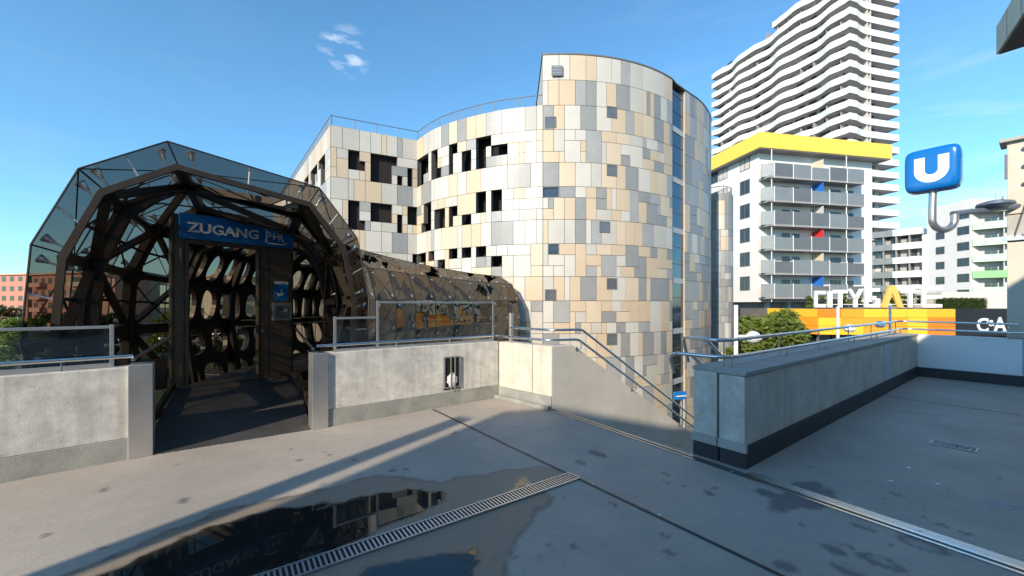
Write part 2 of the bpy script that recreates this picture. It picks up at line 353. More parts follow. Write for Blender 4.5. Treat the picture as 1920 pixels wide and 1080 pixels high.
STN = [(1495, 928, .13, .5), (1330, 925, .06, .05), (1535, 935, .12, .3), (1590, 1068, .1, .07), (1470, 1062, .09, .07), (1620, 990, .1, .04), (760, 880, .05, .025), (735, 882, .04, .03), (1120, 850, .12, .06), (1655, 1055, .14, .07), (1730, 1022, .14, .09), (1560, 1030, .08, .05), (1255, 1037, .05, .03), (1440, 925, .1, .08), (1090, 868, .1, .05), (985, 912, .1, .04), (1340, 915, .03, .03), (1250, 905, .04, .02)]
CHK = [(1590, 1062, .13, .05), (1655, 1052, .09, .045), (1728, 1022, .10, .05), (1700, 905, .035, .02), (1720, 908, .03, .02), (1740, 930, .02, .02)]
rs_ = random.Random(44)
for _ in range(70):
    x_, y_ = rs_.uniform(60, 1880), rs_.uniform(800, 1070); r_ = rs_.uniform(.012, .035); STN.append((x_, y_, r_*rs_.uniform(1, 2.2), r_))
def sd(pol, x, y):
    best = 1e9; c = False; n = len(pol); j = n-1
    for i in range(n):
        ax, ay, bx, by = pol[j].x, pol[j].y, pol[i].x, pol[i].y
        dx, dy = bx-ax, by-ay; t = max(0, min(1, ((x-ax)*dx+(y-ay)*dy)/(dx*dx+dy*dy))); ex, ey = x-ax-t*dx, y-ay-t*dy
        best = min(best, ex*ex+ey*ey)
        if (ay > y) != (by > y) and x < (bx-ax)*(y-ay)/(by-ay)+ax: c = not c
        j = i
    return (-1 if c else 1)*math.sqrt(best)
def patch():
    x0, x1, y0, y1, h = -4.6, 4.7, 2.0, 7.2, .033
    nx, ny = int((x1-x0)/h), int((y1-y0)/h); vs_, idx, fs = [], {}, []
    for j in range(ny+1):
        for i in range(nx+1): idx[(i, j)] = len(vs_); vs_.append((x0+i*h, y0+j*h, 0))
    for j in range(ny):
        for i in range(nx):
            if inside(x0+(i+.5)*h, y0+(j+.5)*h): fs.append((idx[(i, j)], idx[(i+1, j)], idx[(i+1, j+1)], idx[(i, j+1)]))
    me = bpy.data.meshes.new('platform_surface'); me.from_pydata(vs_, [], fs); me.materials.append(GM)
    at = {k: [0.0]*len(vs_) for k in ('puddle', 'damp', 'stain', 'chalk', 'rim')}
    sm = lambda e, w: max(0.0, min(1.0, .5-e/w))
    st = [(G(a, b), r1, r2) for a, b, r1, r2 in STN]; ck = [(G(a, b), r1, r2) for a, b, r1, r2 in CHK]
    for i, (x, y, z) in enumerate(vs_):
        if y > 4.6 and not (x > -1 and y < 5.4): continue
        w = noise.noise((x*6, y*6, 0))*.05+noise.noise((x*17, y*17, 3))*.02; w2 = noise.noise((x*4, y*4, 9))*.09+noise.noise((x*14, y*14, 5))*.03
        if x < 1.2 and y < 4.4:
            d = min(sd(p, x, y) for p in PUD)+w*.9+noise.noise((x*40, y*40, 1))*.012; at['puddle'][i] = sm(d, .03)
            e = sd(DMP[0], x, y)+w2*.9; at['damp'][i] = sm(e, .05); at['rim'][i] = max(0, 1-abs(e)/.03)*.7
        s_ = 0
        for c_, r1, r2 in st:
            dx, dy = (x-c_.x), (y-c_.y); s_ = max(s_, 0 if abs(dx)+abs(dy) > 1 else max(0, min(1, -(math.hypot((dx*.8+dy*.6)/r2, (dx*.6-dy*.8)/r1)-1+w2*4.5)/.25)))
        at['stain'][i] = s_*.75
        s_ = 0
        for c_, r1, r2 in ck:
            dx, dy = (x-c_.x), (y-c_.y); q = math.hypot((dx*.8+dy*.6)/r2, (dx*.6-dy*.8)/r1)-1+w*5; s_ = max(s_, max(0, min(1, -q/.3)))
        at['chalk'][i] = s_
    for k, d in at.items():
        a = me.attributes.new(k, 'FLOAT', 'POINT'); a.data.foreach_set('value', d)
    o = bpy.data.objects.new('platform_surface', me); COL.objects.link(o); o['kind'] = 'structure'; o['label'] = 'grey coated concrete deck with a puddle and damp stains along the drain'
patch()
# joint, drain, steel expansion joint
j0 = G(812, 768); jd = V((.597, -.802, 0))
MB().ob(j0+V((-.011, -.008, .002)), jd*9, V((.021, .0155, 0)), UP*.004, 'black').build('deck_joint')['kind'] = 'structure'
MB().ob(G(1645, 741)+V((0, 0, -.004)), jd*1.6, V((.012, .009, 0)), UP*.003, 'black').build('deck_joint')['kind'] = 'structure'
D0 = G(1078, 893); dA = V((-.816, -.578, 0)); dN = V((-.578, .816, 0))
dr = root('drain_channel', D0, 'long steel slotted drain running through the puddle', 'drain')
mb = MB(); mb.ob(D0-dN*.075+UP*.001, dA*6, dN*.15, UP*.002, 'black'); mb.build('channel', dr)
mb = MB()
for s in (-1, 1): mb.ob(D0+dN*(s*.072-.006)+UP*.003, dA*6, dN*.012, UP*.012, 'steel')
mb.ob(D0+dN*-.07+UP*.003, dA*.014, dN*.14, UP*.011, 'steel'); mb.build('frame', dr)
mb = MB(); k = .03
while k < 5.9: mb.ob(D0+dA*k-dN*.064+UP*.004, dA*.013, dN*.128, UP*.008, 'steel'); k += .031
mb.build('grate', dr)
gd = (V((3.05, 2.6, 0))-P0).normalized(); gn = V((-gd.y, gd.x, 0))
ej = root('expansion_joint', P0, 'twin steel strips of the expansion joint crossing the platform past the grey parapet', 'joint strip')
for s, w in ((-.035, .025), (.03, .03)):
    MB().ob(P0+gn*s+UP*.002, gd*9, gn*w, UP*.006, 'steelp').build('steel_strip', ej)
MB().ob(P0-gn*.012+UP*.001, gd*9, gn*.042, UP*.002, 'black').build('rubber_seal', ej)
MB().ob(P0+gd*2.9+gn*.064+UP*.001, gd*6, gn*.10, UP*.004, 'steel').build('cover_plate', ej)
for k in (3.35, 3.6, 4.1, 4.6): MB().tube([P0+gd*k+gn*.11+UP*.004, P0+gd*k+gn*.11+UP*.009], .012, 'steelp', 8).build('bolt', ej)
# floor drain cover and paint marks
dcm = mat('worn cast metal', (.50, .50, .50), .5, .6, var=.3, scale=8); c_ = G(1788, 836); fd = root('drain_cover', c_, 'small square ornamental metal drain cover set in the right part of the deck', 'drain cover')
a_ = V((.80, .6, 0)); b_ = V((.6, -.8, 0)); c0_ = c_-a_*.11-b_*.19
mb = MB()
for s in (0, .2): mb.ob(c0_+a_*s, a_*.02, b_*.38, UP*.006, dcm)
for s in (0, .36): mb.ob(c0_+b_*s+a_*.02, a_*.18, b_*.02, UP*.006, dcm)
mb.build('frame', fd)
mb = MB().ob(c0_+a_*.02+b_*.02, a_*.18, b_*.34, UP*.001, 'black'); rr = random.Random(3)
for i in range(11):
    for j in range(5):
        if rr.random() < .75: q = c0_+a_*(.024+j*.035)+b_*(.025+i*.03); mb.ob(q+UP*.001, (a_+b_*rr.uniform(-.7, .7))*.03, b_*.011, UP*.003, dcm)
mb.build('grate', fd)
def blob(px_, py_, l, w, ang, m, h=.004):
    c = G(px_, py_); pts = []
    for i in range(12):
        a = i/12*2*math.pi; r = 1+rnd.uniform(-.25, .25); x, y = math.cos(a)*l*r, math.sin(a)*w*r
        pts.append((c.x+x*math.cos(ang)-y*math.sin(ang), c.y+x*math.sin(ang)+y*math.cos(ang)))
    return MB().prism(pts, .0005, h, m)
mk = mat('worn white paint', (.42, .45, .48), .8, var=.5, scale=30)
mbk = MB()
for (x, y, l, w, a) in ((1868, 951, .045, .012, .9), (1885, 947, .10, .016, -.6), (1872, 942, .07, .014, -.9), (1893, 954, .05, .013, .4), (1838, 955, .04, .012, .9), (1862, 946, .03, .014, .2), (1907, 946, .03, .014, .9)):
    b2 = blob(x, y, l, w, a, mk, .0025); mbk.raw(b2.v, b2.f, mk)
mbk.build('paint_splatter')['kind'] = 'structure'
for lb, (x, y, l, w, a) in zip(('pale scrap of paper on the deck between the drain cover and the paint splatter', 'thin white shred lying left of the paper scrap on the right deck', 'tiny white scrap lying right of the paper scrap'),
    ((1704, 877, .03, .012, .4), (1670, 902, .045, .008, .3), (1757, 907, .018, .01, -.4))):
    tag(blob(x, y, l, w, a, 'white').build('paper_scrap'), lb, 'litter', 'paper scraps on the deck')
for lb, (x, y, l, w, a) in zip(('crumpled white litter scrap on the joint line near the front', 'small white litter scrap beside the grey parapet foot', 'pale leaf on the joint where the drain ends'), ((1237, 966, .025, .009, .2), (1372, 885, .014, .01, .8), (1110, 908, .022, .009, .2))):
    tag(blob(x, y, l, w, a, 'white').build('litter_scrap'), lb, 'litter', 'litter scraps on the joints')
# ================================================================ PARAPETS
def pits(mb, a, d, nrm, h0, h1, L, n, seed):          # little air holes and tie holes of the shuttered concrete
    rr = random.Random(seed)
    for i in range(n):
        p = a+d*rr.uniform(.1, L-.1)+UP*rr.uniform(h0, h1)+nrm*.001; r = rr.uniform(.003, .007)
        mb.face([p+d*r*math.cos(k)+UP*r*math.sin(k) for k in (0, 1.05, 2.1, 3.14, 4.2, 5.25)], 'plinth')
def parapet(name, a, b, h, th, label, m='conc', mp='plinth', ph=.225, joints=(), cop=True, cat='wall', inward=None, group='low concrete parapets', seed=1, npit=26):
    d = (b-a).normalized(); L = (b-a).length; n = V((-d.y, d.x, 0))
    if n.dot(inward) < 0: n = -n                      # n points away from the viewed face
    r = root(name, a, label, cat, group)
    mb = MB(); cuts = [0]+list(joints)+[L]
    for i in range(len(cuts)-1):
        g0 = .006 if i else 0; g1 = .006 if i < len(cuts)-2 else 0
        mb.ob(a+d*(cuts[i]+g0)+UP*ph, d*(cuts[i+1]-cuts[i]-g0-g1), n*th, UP*(h-ph), m)
    mb.build('wall_panel', r, bevel=.006)
    mb = MB(); mb.ob(a+n*.03+d*.01+UP*(ph-.01), d*(L-.02), n*(th-.06), UP*(h-ph-.01), 'plinth'); mb.build('core', r)
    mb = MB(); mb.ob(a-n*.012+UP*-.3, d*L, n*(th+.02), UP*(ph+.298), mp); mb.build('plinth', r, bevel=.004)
    mb = MB(); pits(mb, a, d, -n, ph+.05, h-.06, L, npit, seed); mb.build('air_holes', r)
    return r, d, n, L
wa, d_, n_2, L_ = parapet('parapet_wall', W0-DL*9, W0, .975, .22, 'pale shuttered concrete parapet at the far left with dark plinth', joints=(2.2, 4.6, 7.3), inward=V((-1, 1, 0)), seed=2, npit=60)
wb, d2, n2, L2 = parapet('parapet_wall', W1, W2, .99, .22, 'pale concrete parapet with barred recess right of the bridge mouth', joints=(), inward=V((-1, 1, 0)), seed=5)
parapet('parapet_wall', W2+(P0-W2).normalized()*.012, P0, .985, .24, 'short cream return parapet at the head of the stairs', m='concw', joints=(.78,), inward=V((1, 1, 0)), ph=.2, seed=8, npit=10)
# step at the return wall plinth
MB().ob(W2+V((-.03, -.03, .002)), (P0-W2), V((-.04, -.04, 0)), UP*.06, 'plinth').build('plinth_step')['kind'] = 'structure'
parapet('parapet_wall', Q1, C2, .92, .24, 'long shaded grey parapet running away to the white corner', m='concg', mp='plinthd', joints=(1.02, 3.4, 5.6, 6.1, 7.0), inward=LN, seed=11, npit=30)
pr = parapet('parapet_wall', Q1+LN*.275, Q1+LN*.275+LD*8.9, .93, .255, 'weathered parapet leaf along the stair side of the long grey parapet', m='conc', mp='plinthd', joints=(3, 6), inward=LN, seed=12, npit=4)
mb = MB(); mb.ob(Q1+LD*.0-LN*.015+UP*.925, LD*8.72, LN*.30, UP*.045, 'coping'); mb.ob(Q1+LN*.286+UP*.931, LD*8.9, LN*.262, UP*.04, 'coping'); tag(mb.build('coping', bevel=.006), 'flat grey coping along the top of the long shaded parapet', 'coping')
# ledge under the end panels
mb = MB(); mb.ob(Q1-LD*.02-LN*.02+UP*.16, LD*.05, LN*.28, UP*.09, 'coping'); mb.ob(Q1-LD*.02+LN*.27+UP*.16, LD*.05, LN*.28, UP*.09, 'coping'); tag(mb.build('ledge', bevel=.004), 'narrow concrete ledge across the near end of the long grey parapet', 'ledge')
mb = MB(); mb.ob(Q1-LD*.003+UP*.251, LD*.003, LN*.25, UP*.669, 'conc'); mb.ob(Q1-LD*.003+LN*.285+UP*.251, LD*.003, LN*.235, UP*.669, 'conc'); tag(mb.build('end_slab'), 'two weathered pale end faces of the long grey parapet', 'wall end')
# a lighter infill panel on the long parapet
ip = Q1+LD*5.62-LN*.002+UP*.24
MB().ob(ip-LN*.006, LD*.47, LN*.006, UP*.67, mat('primer panel', (.62, .66, .70), .6, var=.05, scale=2)).build('infill_panel')
tag(bpy.data.objects['infill_panel'], 'lighter bluish infill panel near the far end of the grey parapet', 'panel')
# white corner wall
wr, dd, nn, LL = parapet('corner_wall', C2, C2+WB*14, .95, .25, 'smooth white wall with dark base closing the deck on the right', m=mat('white coated wall', (.80, .84, .86), .6, var=.04, scale=1), mp='plinthd', joints=(1.5, 4.4, 7.4), inward=V((1, .6, 0)), ph=.21, cat='wall', group=None, seed=20, npit=0)
# barred recess in the right parapet
rc = G(832, 760); t0 = (rc-W1).dot(DR)
o_ = W1+DR*(t0-.14)-n2*.004
rec = root('wall_recess', o_, 'small barred niche with crumpled plastic in the parapet', 'niche')
mb = MB(); z0, z1, w_ = .27, .80, .30
o_ = W1+DR*1.76
mb.ob(o_-n2*.012+UP*z0, DR*w_, n2*.010, UP*(z1-z0), 'black'); mb.build('niche_back', rec)
mb = MB()
for a, b, c in ((0, w_, .02), (0, w_, z1-z0-.02)): mb.ob(o_-n2*.03+UP*(z0+c), DR*w_, n2*.018, UP*.02, 'alu')
for s in (0, w_-.02): mb.ob(o_-n2*.03+DR*s+UP*(z0+.04), DR*.02, n2*.018, UP*(z1-z0-.06), 'alu')
mb.build('frame', rec)
for s in (.115, .19):
    MB().tube([o_-n2*.04+DR*s+UP*(z0-.01), o_-n2*.04+DR*s+UP*(z1+.01)], .008, 'steelp', 8).build('bar', rec, True)
bm = bmesh.new(); bmesh.ops.create_icosphere(bm, subdivisions=3, radius=1)
pv = []
for v in bm.verts:
    q = v.co*(1+.5*noise.noise(v.co*2.3)); pv.append(o_-n2*.022+DR*(.15+q.x*.085)+UP*(z0+.15+q.z*.11)+n2*(q.y*.014))
pf = [tuple(x.index for x in f.verts) for f in bm.faces]; bm.free()
tag(MB().raw(pv, pf, 'white').build('plastic_bag', None, True), 'crumpled white plastic bag stuffed behind the niche bars', 'bag')
# steel end posts
def endpost(p, d, label):
    mb = MB(); mb.ob(p, d*.20, n2*.24, UP*1.0, 'steel'); o = mb.build('end_post', bevel=.006); tag(o, label, 'post', 'stainless steel end posts'); return o
nL = V((-DL.y, DL.x, 0))
endpost(W0-DL*.02-nL*.03, DL, 'stainless steel box post left of the bridge mouth'); endpost(W1-DR*.17-n2*.04, DR, 'stainless steel box post right of the bridge mouth')
# ================================================================ HANDRAILS, SCREENS
def rail_thing(name, pts, label, r=.021, posts=(), group='polished steel handrails', rad=.12, extra=None):
    pts = rounded(pts, rad); ro = root(name, pts[0], label, 'handrail', group)
    MB().tube(pts, r, 'steelp', 12).build('rail', ro, True)
    for a, b in posts: MB().tube([a, b], .008, 'steelp', 8).build('rail_post', ro, True)
    return ro
hl = W0+UP*1.10-nL*-.10
rail_thing('handrail', [W0-DL*9+nL*.05+UP*1.09, W0+DL*.02+nL*.05+UP*1.09], 'steel handrail along the far left parapet in front of the glass screen', posts=[(W0-DL*k+nL*.05+UP*.97, W0-DL*k+nL*.05+UP*1.08) for k in (.5, 2, 3.5, 5)])
rail_thing('handrail', [W1+n2*.05-DR*.1+UP*1.09, W2-DR*.08+n2*.05+UP*1.09], 'steel handrail above the parapet with the barred niche', posts=[(W1+DR*k+n2*.05+UP*.98, W1+DR*k+n2*.05+UP*1.08) for k in (.12, 1.0, 1.9, 2.7)])
# stair rails (left side)
RB = (P0-W2).normalized(); sl = 17/29.; SD = (AX+UP*-sl).normalized()
def stairrail(z, off, label, start):
    a = W2+RB*start+V((AX.x, AX.y, 0))*off+UP*z; b = P0+RB*.04+AX*(.28 if z > 1.1 else .2)+UP*z
    b2 = b+AX*.35; e = b2+SD*9.5
    pst = [(W2+RB*.7+AX*.05+UP*.97, W2+RB*.7+AX*.05+UP*(z-.01))]
    return rail_thing('stair_handrail', [a, P0-RB*.12+AX*off+UP*z, b2, e], label, posts=pst, rad=.25)
s1 = stairrail(1.23, .16, 'upper steel rail of the stair handrail bending down from the cream return wall', .12)
s2 = stairrail(1.07, .08, 'lower steel rail of the stair handrail with wall brackets', -.25)
for k in (.55, 2.0, 3.6, 5.1, 6.6):
    w = P0+AX*k+UP*(.92-sl*(k-.55)-.13+(.55-.55)*0); w = P0+AX*(k)+UP*(1.07-sl*max(0, k-.55)-.16)
    mb = MB(); mb.tube([w-LN*0, w-LN*-.0+RB*.012], .035, 'steelp', 12); mb.tube(rounded([w, w+RB*.09, w+RB*.09+UP*.15], .04), .008, 'steelp', 8); mb.build('wall_bracket', s2, True)
# rails on the long parapet
def longrail(z, off, label, tail):
    s = Q1+LN*off+LD*.12; e = C2+LN*off-LD*.18; c = e+WB*1.75
    pts = [tail[0], tail[1], s+UP*z, e+UP*z, c+UP*z]
    ps = [(Q1+LN*off+LD*k+UP*.95, Q1+LN*off+LD*k+UP*z) for k in (.2, 1.7, 3.2, 4.7, 6.2, 7.7, 8.3)]+[(c-WB*.12+UP*.94, c-WB*.12+UP*z)]
    return rail_thing('parapet_rail', pts, label, posts=ps, rad=.18)
t1 = Q1+LN*.75+LD*.02
longrail(1.08, .22, 'lower steel rail on the long grey parapet with its bent near end', (Q1+LN*.98+LD*.35+UP*.8, Q1+LN*.86+LD*.05+UP*1.08))
longrail(1.25, .30, 'upper steel rail on the long grey parapet', (Q1+LN*1.02+LD*.75+UP*.9, Q1+LN*.88+LD*.38+UP*1.25))
sr = root('stair_handrail', Q1+LN*.7, 'steel stair rails falling away behind the long grey parapet', 'handrail', 'polished steel handrails')
for z, k in ((1.25, .4), (1.08, .1)):
    a = Q1+LN*.62+LD*k+UP*z; MB().tube([a, a+SD*9], .021, 'steelp', 12).build('rail', sr, True)
def screen(a, d, s0, s1, z1, label, posts, z0=1.0, grp='framed glass wind screens', nrm=None):
    r = root('glass_screen', a+d*s0, label, 'glass screen', grp); n = nrm
    MB().ob(a+d*(s0+.02)+n*.17+UP*(z0+.02), d*(s1-s0-.04), n*.010, UP*(z1-z0-.05), 'clear').build('pane', r)
    MB().ob(a+d*s0+n*.158+UP*(z1-.03), d*(s1-s0), n*.034, UP*.03, 'alu').build('top_rail', r, bevel=.003); MB().ob(a+d*s0+n*.158+UP*(z0-.02), d*(s1-s0), n*.034, UP*.04, 'alu').build('bottom_rail', r, bevel=.003)
    for s in posts: MB().ob(a+d*(s-.017)+n*.155+UP*(z0-.3), d*.034, n*.04, UP*(z1-z0+.31), 'alu').build('post', r, bevel=.003)
screen(W0-DL*9, DL, 7.55, 8.85, 1.42, 'low framed glass screen behind the far left parapet', (7.55, 8.85), nrm=nL)
screen(W0-DL*9, DL, 4.5, 7.5, 1.9, 'tall glass screen at the left edge of the picture', (4.5, 7.46), nrm=nL)
k1 = lambda x: (lambda t: t)(0)
def tline(a, d, off, x):      # distance along a line (shifted by off) at which it crosses photo column x
    s = (x-HX)/F; p = a+off; return (s*p.y-p.x)/(d.x-s*d.y)
q1, q2, q3 = [tline(W1, DR, n2*.17, x) for x in (628, 708, 924)]
screen(W1, DR, q1, q2-.03, 1.465, 'small low glass screen between the right steel post and the tall screen', (q1,), nrm=n2)
screen(W1, DR, q2, q3, 1.69, 'tall framed glass screen above the parapet with the niche', (q2, q3), nrm=n2)
# ================================================================ STAIRS
st = root('staircase', (LQ+P0)/2, 'concrete stairs going down between the two parapets', 'stairs')
mb = MB(); ed = (LQ-P0)
for i in range(38):
    mb.ob(P0+AX*(.02+i*.29)+UP*(-.17*(i+1)-.25), ed, AX*.30, UP*.25, 'concg')
mb.build('treads', st)
# stair side wall on the left, its top following the handrail
a = P0+AX*.012; n0 = V((-RB.x, -RB.y, 0)); topz = lambda k: .98-sl*max(0, k-.45)
mb = MB(); L = 11.5
pr_ = [(0, -7), (0, topz(0)), (.45, topz(.45)), (L, topz(L)-.0), (L, -7)]
f0 = [a+AX*k+UP*z for k, z in pr_]; f1 = [p+n0*.25 for p in f0]
mb.raw(f0+f1, [(0, 1, 2, 3, 4), (9, 8, 7, 6, 5)]+[(i, 5+i, 5+(i+1) % 5, (i+1) % 5) for i in range(5)], 'render')
tag(mb.build('stair_side_wall', bevel=.004), 'smooth grey rendered wall with sloping top beside the descending stairs', 'wall')
mb = MB(); a2 = LQ+LN*.0
mb.ob(a2-LN*.2+UP*-7, LD*11, LN*.19, UP*6.97, 'concg'); tag(mb.build('stair_side_wall'), 'lower concrete wall under the long grey parapet beside the stairs', 'wall')
mb = MB(); mb.ob(W1+n2*.25+UP*LOW, DR*2.7, n2*.3, UP*(-LOW-.52), 'concg'); mb.ob(WLL+UP*LOW, DL*15, V((.3, -.3, 0)), UP*(-LOW-.52), 'concg'); tag(mb.build('deck_support_wall'), 'concrete wall carrying the platform edge', 'wall')
# ================================================================ GLAZED FOOTBRIDGE
mouth = [(-1.5, -.5), (-1.82, 1.25), (-1.75, 2.26), (-1.41, 3.1), (-.68, 3.56), (.95, 3.28), (1.46, 2.62), (1.63, 1.75), (1.6, .8), (1.3, -.5)]
fars = [(-1.3, -.5), (-1.6, .95), (-1.55, 1.8), (-1.15, 2.6), (-.5, 3.0), (.5, 3.0), (1.15, 2.6), (1.55, 1.8), (1.6, .9), (1.3, -.5)]
ctr = [V(p+(0,)) for p in ((-3.52, 5.17), (-4.2, 6.18), (-4.87, 7.25), (-5.22, 8.4), (-5.28, 9.55), (-5.13, 10.8), (-4.85, 11.95), (-4.5, 13.1), (-4.05, 14.25), (-3.55, 15.4), (-2.9, 16.7), (-2.2, 18.0), (-1.5, 19.2), (-1.0, 20.1))]
NR = len(ctr); rings_o, rings_i, rdir = [], [], []
for i, c in enumerate(ctr):
    if i == 0: lat = V((.824, .566, 0))
    else:
        t = (ctr[min(i+1, NR-1)]-ctr[max(i-1, 0)]).normalized(); lat = V((t.y, -t.x, 0))
        if i == 1: lat = (lat+V((.824, .566, 0))).normalized()
    rdir.append(lat); f = max(0, min(1, (i-2)/9)); cs = [(a[0]*(1-f)+b[0]*f, a[1]*(1-f)+b[1]*f) for a, b in zip(mouth, fars)]
    rings_o.append([c+lat*u+UP*z for u, z in cs])
    si = .94 if i == 1 else .90
    rings_i.append([c+lat*(u*si)+UP*(1.2+(z-1.2)*si) for u, z in cs])
br = root('footbridge', ctr[0], 'faceted smoked glass footbridge tube with dark pierced steel ribs', 'footbridge')
NK = 10
mb = MB(); thin = MB()
def lerp4(q, u, v): return q[0].lerp(q[1], u).lerp(q[3].lerp(q[2], u), v)
for i in range(NR-1):
    for k in range(NK-1):
        q = [rings_o[i][k], rings_o[i+1][k], rings_o[i+1][k+1], rings_o[i][k+1]]
        if i == 0:
            ax_ = (rings_o[0][k]-rings_o[1][k]).normalized(); q[0] = q[0]+ax_*.06; q[3] = q[3]+ax_*.06
        c = sum(q, V())/4; nrm = (q[1]-q[0]).cross(q[3]-q[0]).normalized()
        tl = .02*noise.noise(c*3)
        e = [p+(c-p)*.012 for p in q]; dg = (i+k) % 2
        gm = 'smoked' if i < 1 and k < 6 else 'smoked2'
        if dg: mb.face([e[0], e[1], e[2]], gm).face([e[0], e[2], e[3]], gm)
        else: mb.face([e[0], e[1], e[3]], gm).face([e[1], e[2], e[3]], gm)
        thin.tube([q[0], q[3]], .010, 'black', 5, False); thin.tube([q[0], q[1]], .010, 'black', 5, False)
        thin.tube([q[0], q[2]] if dg else [q[1], q[3]], .007, 'black', 5, False)
mb.build('glass_skin', br); thin.build('glass_joints', br)
# pierced steel shell, bay by bay
def hole_pts(rx_, ry_, ex, rot, cx, cy, n):
    out = []
    for j in range(n):
        a = 2*math.pi*(j+.5)/n; c, s = math.cos(a), math.sin(a)
        x = math.copysign(abs(c)**(2/ex), c)*rx_; y = math.copysign(abs(s)**(2/ex), s)*ry_
        out.append((cx+x*math.cos(rot)-y*math.sin(rot), cy+x*math.sin(rot)+y*math.cos(rot)))
    return out
def outer_pts(n):
    out = []
    for j in range(n):
        a = 2*math.pi*(j+.5)/n; c, s = math.cos(a), math.sin(a); k = max(abs(c), abs(s)); out.append((.5+.5*c/k, .5+.5*s/k))
    return out
rh = random.Random(21)
for i in range(NR-1):
    mb = MB()
    for k in range(NK-1):
        q0 = [rings_i[i][k], rings_i[i+1][k], rings_i[i+1][k+1], rings_i[i][k+1]]
        subs = []
        if i < 3: subs = [(q0, .425, .425, 7, 0)]
        else:
            L_v = (q0[3]-q0[0]).length; nv = 2 if L_v > 1.0 else 1
            for b_ in range(nv):
                kk = 2*k+b_; cuts = [0, .5, 1] if kk % 2 else [0, .26, .74, 1]
                cuts = [0]+[c+rh.uniform(-.06, .06) for c in cuts[1:-1]]+[1]; z1_, z2_ = b_/nv, (b_+1)/nv
                for ca_, cb_ in zip(cuts, cuts[1:]):
                    s = [lerp4(q0, ca_, z1_), lerp4(q0, cb_, z1_), lerp4(q0, cb_, z2_), lerp4(q0, ca_, z2_)]
                    subs.append((s, rh.uniform(.30, .40), rh.uniform(.33, .41), 2.6, rh.uniform(-.35, .35)))
        for q, rx_, ry_, ex, rot in subs:
            n = 20; hp = hole_pts(rx_, ry_, ex, rot, .5, .5, n); op = outer_pts(n)
            nrm = (q[1]-q[0]).cross(q[3]-q[0]).normalized()
            ins = (ctr[i]+UP*1.3-q[0]); nrm = nrm if nrm.dot(ins) > 0 else -nrm
            th = .05 if i == 0 else .10
            A = [lerp4(q, u, v) for u, v in op]; B = [lerp4(q, u, v) for u, v in hp]; C = [p+nrm*th for p in B]; D = [p+nrm*th for p in A]
            F_ = []
            for j in range(n):
                j2 = (j+1) % n; F_ += [(j, j2, n+j2, n+j), (n+j, n+j2, 2*n+j2, 2*n+j), (2*n+j, 2*n+j2, 3*n+j2, 3*n+j)]
            # corner fill of the outer square
            mb.raw(A+B+C+D, F_, 'brown')
            cor = [q[0], q[1], q[2], q[3]]
            for ci, cp in enumerate(((0, 0), (1, 0), (1, 1), (0, 1))):
                near = sorted(range(n), key=lambda j: (op[j][0]-cp[0])**2+(op[j][1]-cp[1])**2)[:2]
                if (op[near[0]][0]-cp[0])**2+(op[near[0]][1]-cp[1])**2 > 1e-6:
                    mb.face([cor[ci], A[near[0]], A[near[1]]], 'brown'); mb.face([cor[ci]+nrm*th, D[near[0]], D[near[1]]], 'brown')
        if i < 3:      # diagonal web member of the open bays
            a, b = (q0[0], q0[2]) if (i+k) % 2 else (q0[1], q0[3])
            dv = (b-a); nrm = (q0[1]-q0[0]).cross(q0[3]-q0[0]).normalized(); nrm = nrm if nrm.dot(ctr[i]+UP*1.3-q0[0]) > 0 else -nrm
            w = dv.cross(nrm).normalized(); mb.ob(a+dv*.08-w*.028+nrm*.03, dv*.84, w*.056, nrm*.09, 'brown')
            c_1, c_2 = (q0[1], q0[3]) if (i+k) % 2 else (q0[0], q0[2]); mb.tube([c_1, (c_1+c_2)/2-nrm*.05, c_2], .013, 'black', 6)
            mb.tube([q0[0], rings_o[i+1][k]], .012, 'steel', 6); mb.tube([q0[3].lerp(q0[0], .5), rings_o[i][k+1].lerp(rings_o[i][k], .5)], .012, 'steel', 6)
            mm_ = [lerp4(q0, .06, .5)+nrm*.03, lerp4(q0, .94, .5)+nrm*.03]
            if k in (1, 2, 6, 7): mb.tube(mm_, .022, 'brown', 6)
    mb.build('pierced_frame', br)
# deep arch ribs at the first rings
for i in range(0, 7):
    mb = MB(); t = V((-rdir[i].y, rdir[i].x, 0)); w = .07 if i else .02; dpt = (.07, .19, .12, .24, .22, .2, .2)[i]
    cen = ctr[i]+UP*1.3; dk = lambda k: .05 if (i == 1 and 4 <= k <= 7) else dpt
    for k in range(NK-1):
        a, b = rings_i[i][k], rings_i[i][k+1]; ia = (cen-a).normalized()*dk(k); ib = (cen-b).normalized()*dk(k+1)
        mb.raw([a-t*w, b-t*w, b+ib-t*w, a+ia-t*w, a+t*w, b+t*w, b+ib+t*w, a+ia+t*w], [(3, 2, 1, 0), (4, 5, 6, 7), (0, 1, 5, 4), (2, 3, 7, 6)], 'brown')
    mb.build('arch_rib', br)
# edge bead of the mouth glass
ax0 = [(rings_o[0][k]-rings_o[1][k]).normalized()*.06+rings_o[0][k] for k in range(NK)]
MB().tube(ax0, .009, 'brownl', 6).build('mouth_edge', br, True)
